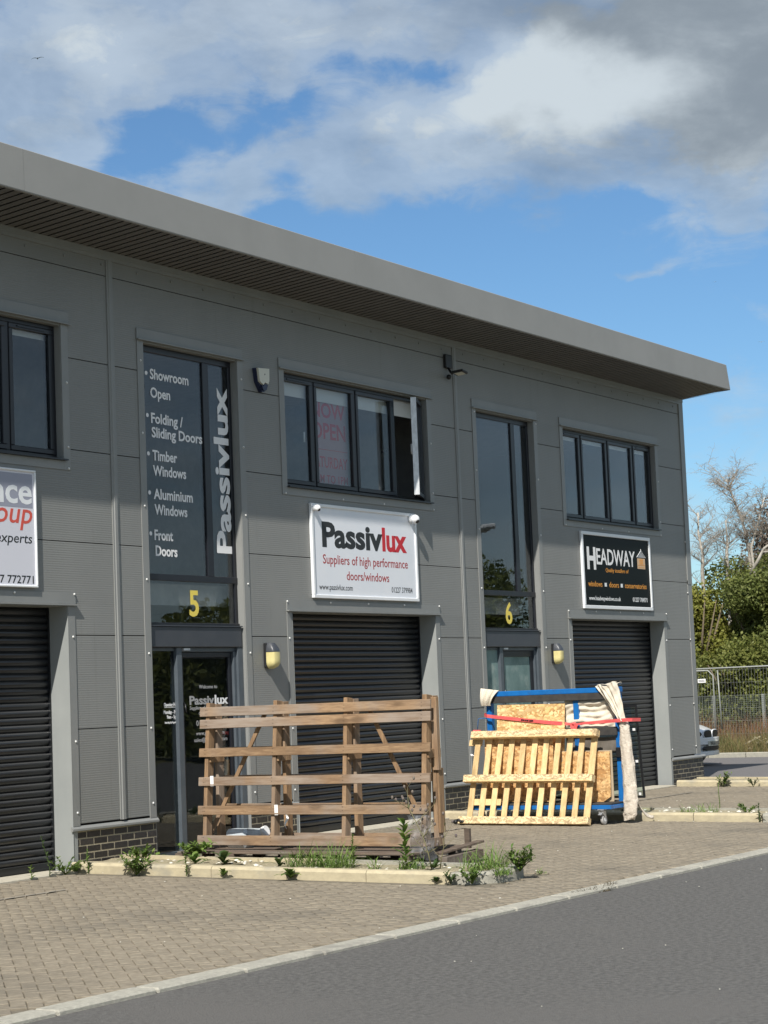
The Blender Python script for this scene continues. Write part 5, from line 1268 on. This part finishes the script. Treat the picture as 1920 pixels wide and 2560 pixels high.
def clump(xy, sc, lo, hi): s_ = .5+.5*np.sin(xy[:, 0]*sc+1.3*np.sin(xy[:, 1]*sc*1.7))*np.cos(xy[:, 1]*sc*1.3+xy[:, 0]); return (lo+(hi-lo)*s_)*RNG.uniform(.5, 1.1, len(xy))
strips('dry_grass', 26000, area(26.15, 31, -1, 8), lambda a: clump(a, 2.1, .18, .62), .007, M_dw, 'tan dry grass and weeds behind the site fence')
strips('dock_weeds', 6500, area(28.2, 30.8, -1, 8), lambda a: clump(a, 2.9, .5, 1.05), .010, M_rw, 'rust red dead docks in front of the old mesh fence')
strips('green_scrub', 14000, area(26.2, 30.9, -1, 8), lambda a: clump(a, 3.7, .12, .65), .010, M_gw, 'dull green scrub low in the dry weeds')
m_ = MB()
for i in range(16): m_.beam((ru(26.6, 27.6), ru(2.9, 3.7), ru(.05, .3)), (ru(26.6, 27.6), ru(2.7, 3.6), ru(.1, .42)), .05, .02)
whole('rubble_heap', m_, M_kerb, 'heap of pale broken timber and rubble in the dry weeds', 'rubble')

# ------------------------------------------------------------------ trees
def foliage(blobs_, N, size, mt, name, parent, jit=.28):
    wts = np.array([b[3]*b[4] for b in blobs_]); idx = RNG.choice(len(blobs_), N, p=wts/wts.sum()); C = np.array([b[:3] for b in blobs_])[idx]; Rd = np.array([b[3:6] for b in blobs_])[idx]
    d = RNG.normal(0, 1, (N, 3)); d /= np.linalg.norm(d, axis=1)[:, None]; rad = 1-np.abs(RNG.normal(0, jit, N)); rad = np.clip(rad, .1, 1.05)
    lump = 1+.16*np.sin(d[:, 0]*7+C[:, 0]*3)*np.sin(d[:, 1]*8+C[:, 1]*2)*np.sin(d[:, 2]*7+1)+.07*np.sin(d[:, 1]*19+d[:, 2]*23)
    Pc = C+d*Rd*(rad*lump)[:, None]; Pc = Pc[Pc[:, 2] > .05]; n = len(Pc)
    nrm = d[:n]*.6+RNG.normal(0, .6, (n, 3))+np.array([0, 0, .35]); nrm /= np.linalg.norm(nrm, axis=1)[:, None]
    a = np.cross(nrm, RNG.normal(0, 1, (n, 3))); a /= np.linalg.norm(a, axis=1)[:, None]; b = np.cross(nrm, a); s_ = (size*RNG.uniform(.6, 1.35, n))[:, None]
    V = np.stack([Pc-a*s_*.9, Pc+b*s_*.5+nrm*s_*.12, Pc+a*s_*.9, Pc-b*s_*.5+nrm*s_*.12], 1).reshape(-1, 3); Q = np.arange(4*n).reshape(-1, 4)
    return link(name, rawmesh(name, V, Q, mt), parent)
M_bark = mat('brown bark', (.12, .09, .06), (.2, .16, .11), rough=1, scale=12); M_birch = mat('pale dead birch bark', (.52, .48, .42), (.28, .25, .21), rough=.9, scale=5, stretch=(1, 1, .5)); M_twig = mat('grey brown twigs', (.38, .34, .29), (.26, .22, .18), rough=1, scale=6)
L_yel = leafmat('yellow green leaves', (.17, .19, .035), (.30, .29, .065), .4); L_mid = leafmat('mid green leaves', (.12, .15, .035), (.24, .25, .07), .4); L_drk = leafmat('dark green leaves', (.10, .13, .032), (.19, .21, .06), .38); L_pur = leafmat('purple brown leaves', (.12, .095, .08), (.19, .16, .12), .15)
def bush(lab, x, y, r, h, N, mt, size=.055, name='hedge_tree', top=None, jit=.28, extra=()):
    t = thing(name, lab, 'tree', (x, y, 0), 'trees of the boundary hedge'); m_ = MB()
    m_.tube([(x, y, 0), (x+.1, y-.05, h*.35), (x-.05, y+.1, h*.7)], [.12, .09, .03], 8)
    for k in range(5): a = ru(0, 6.28); m_.tube([(x, y, h*.25), (x+r*.4*math.cos(a), y+r*.4*math.sin(a), h*.5), (x+r*.7*math.cos(a), y+r*.7*math.sin(a), h*.7)], [.06, .035, .01], 6)
    part('trunk', m_, M_bark, t); bl = []
    for k in range(16): a = ru(0, 6.28); q = ru(.0, .72)*r; zz = ru(.12, .80)*h; s_ = r*ru(.35, .55); bl.append((x+q*math.cos(a), y+q*math.sin(a), zz, s_, s_, min(s_, h-zz)*ru(.85, 1.0)))
    bl += list(extra); foliage(bl, N, size, mt, 'crown', t, jit); return t
bush('yellow green hedge tree nearest the building corner', 33.0, 7.4, 1.7, 5.55, 46000, L_yel); bush('dark hedge tree in the middle of the gap, right of the yellow green one', 33.2, 5.4, 1.6, 5.95, 46000, L_drk)
bush('mid green bushy tree at the right edge behind the mesh fence', 32.6, 3.4, 1.8, 4.9, 42000, L_mid); bush('low mid green bush at the hedge foot behind the mesh fence', 32.0, 5.9, 1.4, 3.1, 30000, L_mid)
bush('low dark bush at the hedge foot behind the building corner', 32.1, 7.9, 1.3, 3.0, 9000, L_drk); bush('purple brown tree rising behind the hedge at the right edge', 37.0, 6.5, 1.4, 7.0, 26000, L_pur, .06, jit=.45, extra=((37, 6.35, 6.1, .9, .8, .95), (37, 6.6, 5.4, .9, .9, .8))); bush('mid green tree closing the back of the hedge gap', 34.6, 6.6, 1.7, 5.75, 34000, L_mid)
for k, (x, y, h) in enumerate(((33, 10.2, 4.8), (33.2, 13.4, 5.4), (33, 1.0, 5.0), (33.4, -1.8, 5.6))): bush(['hedge tree hidden behind the building', 'hedge tree farthest behind the building', 'hedge tree just beyond the right edge of the photo', 'hedge tree well beyond the right edge of the photo'][k], x, y, 2.0, h, 6000, L_mid, .13)
def bare(lab, x, y, z0, pts, r0, seed, droop=.5, nb=22, thick=M_birch):
    random.seed(seed); t = thing('bare_birch', lab, 'tree', (x, y, 0), 'dead birches standing in the hedge'); mt_, mw = MB(), MB()
    P_ = [Vector((x, y, 0))]+[Vector(p) for p in pts]; n = len(P_); mt_.tube(P_, [r0*(1-.75*i/(n-1)) for i in range(n)], 8)
    def tw(p, d, L, r, lv):
        q = [Vector(p)]; d = Vector(d).normalized()
        for i in range(5): d = (d+Vector((ru(-.22, .22), ru(-.22, .22), ru(-.12, .10)-droop*.22*(lv < 2)*i/2))).normalized(); q.append(q[-1]+d*(L/5))
        (mt_ if r > .018 else mw).tube(q, [max(.0024, r*(1-.17*i)) for i in range(6)], 5 if r > .01 else 3, caps=False)
        if lv > 0:
            for i in range(1, 6):
                for _ in range(1 if lv == 1 else 2): a = ru(0, 6.28); tw(q[i], Vector((math.cos(a)*.8, math.sin(a)*.8, ru(.1, .9)))+d*.5, L*ru(.35, .6), r*.5, lv-1)
    for i in range(nb):
        k = ru(.35, 1)*(n-1); j = min(int(k), n-2); p = P_[j].lerp(P_[j+1], k-j)
        if p.z < z0: continue
        a = ru(0, 6.28); tw(p, (math.cos(a), math.sin(a), ru(.4, 1.3)), ru(.35, .9), r0*.20, 2)
    part('trunk', mt_, thick, t, fix=False); part('twigs', mw, M_twig, t, fix=False); random.seed(seed+1); return t
bare('short white dead birch nearest the building corner', 33, 7.15, 4.2, [(33, 7.05, 3), (33, 7.09, 4.7), (33, 7.04, 5.15), (33, 7.14, 5.7), (33, 7.12, 6.3)], .075, 5, .4, 20)
bare('white forked dead birch in the middle of the hedge gap', 33.2, 6.5, 4.6, [(33.2, 6.45, 3), (33.2, 6.44, 5.2), (33.2, 6.40, 5.5), (33.2, 6.42, 6.05)], .07, 9, .4, 12)
bare('tall leaning dead birch with drooping twigs', 33.6, 5.95, 4.4, [(33.6, 6.0, 3), (33.6, 5.95, 5.2), (33.6, 6.1, 6.0), (33.6, 6.35, 6.75), (33.6, 6.5, 7.2)], .065, 21, .9, 36)
bare('dead birch with bare pale branches before the purple brown tree', 33.5, 5.6, 4.6, [(33.5, 5.7, 3), (33.5, 5.85, 5.3), (33.5, 5.6, 6.0), (33.5, 5.4, 6.6)], .055, 33, .8, 24)
m_ = MB(); m_.tube([(33, 5.75, 4.5), (33, 5.45, 4.95), (33, 5.3, 5.2), (32.9, 5.0, 5.35)], [.05, .045, .035, .02], 7); m_.tube([(33, 5.35, 5.1), (33, 5.1, 5.12), (33, 4.8, 5.3)], [.03, .02, .012], 6)
whole('dead_branch', m_, M_birch, 'thick pale dead branch curving out of the hedge at the right edge', 'branch')
random.seed(99)
# trees and a street lamp across the road, which the window glass mirrors
for k, (x, y, r, h, mt) in enumerate(((44, -22, 4.2, 7.0, L_mid), (52, -30, 4.5, 8.0, L_drk), (36, -27, 3.6, 5.2, L_mid), (30, -33, 4.0, 6.0, L_drk), (60, -24, 4, 7.2, L_mid), (24, -30, 3.0, 4.4, L_mid), (70, -36, 5, 8.5, L_drk))):
    t = bush('roadside tree number across the road, seen only mirrored in the glass', x, y, r, h, 16000, mt, .14, name='roadside_tree'); t['label'] = ['round roadside tree by the street lamp across the road', 'dark tall roadside tree behind the round one', 'low roadside tree nearest the bend across the road', 'dark roadside tree at the near end of the row', 'roadside tree beyond the street lamp', 'smallest roadside tree across the road', 'farthest dark roadside tree across the road'][k]; t['group'] = 'trees across the road'
sl = thing('street_lamp', 'grey street lamp across the road, mirrored in the tall window of unit six', 'street lamp', (30.3, -12.2, 0)); m_ = MB(); m_.tube([(30.3, -12.2, 0), (30.3, -12.2, 5.9), (30.1, -12.0, 6.05)], [.09, .05, .04], 10); part('pole', m_, M_zinc, sl)
m_ = MB(); m_.obox(Vector((29.8, -11.7, 6.1)), Vector((-.7, .7, .1)).normalized(), Vector((.7, .7, 0)).normalized(), Vector((0, 0, 1)), .42, .15, .06, .03); part('lamp_head', m_, M_wplas, sl)

# ------------------------------------------------------------------ gulls
def gull(px, py, dist, span, flap, lab, mt, roll_=0., name='gull'):
    u, v = px-960, py-1280; d = (F+R2*(u/4982.)-U2*(v/4982.)).normalized(); c = CAM+d*dist; X = Vector((d.y, -d.x, 0)).normalized(); Yv_ = Vector((-X.y, X.x, 0)); Z = Vector((0, 0, 1)); X2 = X*math.cos(roll_)+Z*math.sin(roll_); Z2 = -X*math.sin(roll_)+Z*math.cos(roll_)
    r = thing(name, lab, 'bird', c, 'gulls in the sky'); m_ = MB(); m_.tube([c-Yv_*.22*span, c-Yv_*.1*span-Z*.01, c+Yv_*.1*span, c+Yv_*.2*span], [.01*span, .05*span, .045*span, .012*span], 8); part('body', m_, mt, r)
    for s_ in (-1, 1):
        m_ = MB(); V = []
        for i in range(6):
            t = i/5; p = c+X2*(s_*t*span*.5)+Z2*(flap*math.sin(t*math.pi*.9)*span*.35-(t**2)*span*(.0 if s_ > 0 else .06)); ch_ = span*.085*(1-.75*t); V += [tuple(p+Yv_*ch_), tuple(p-Yv_*ch_), tuple(p+Z*span*.018*(1-t))]
        m_.add(V, [(3*i, 3*i+2, 3*i+5, 3*i+3) for i in range(5)]+[(3*i+2, 3*i+1, 3*i+4, 3*i+5) for i in range(5)]+[(3*i+1, 3*i, 3*i+3, 3*i+4) for i in range(5)]); part('wing', m_, mt, r)
    return r
M_gd = mat('grey gull plumage', (.12, .16, .20), rough=.9); M_gw2 = mat('white gull plumage', (.8, .82, .85), rough=.8)
gull(94, 146, 150, .95, .22, 'dark gull gliding high at the upper left of the sky', M_gd, .1); gull(1903, 855, 160, .55, .3, 'bright white gull near the right edge of the sky', M_gw2); gull(1787, 705, 220, .5, .3, 'faint pale gull above the right end of the roof', M_gw2); gull(1834, 1190, 200, .45, .3, 'small white gull above the bare birches', M_gw2)
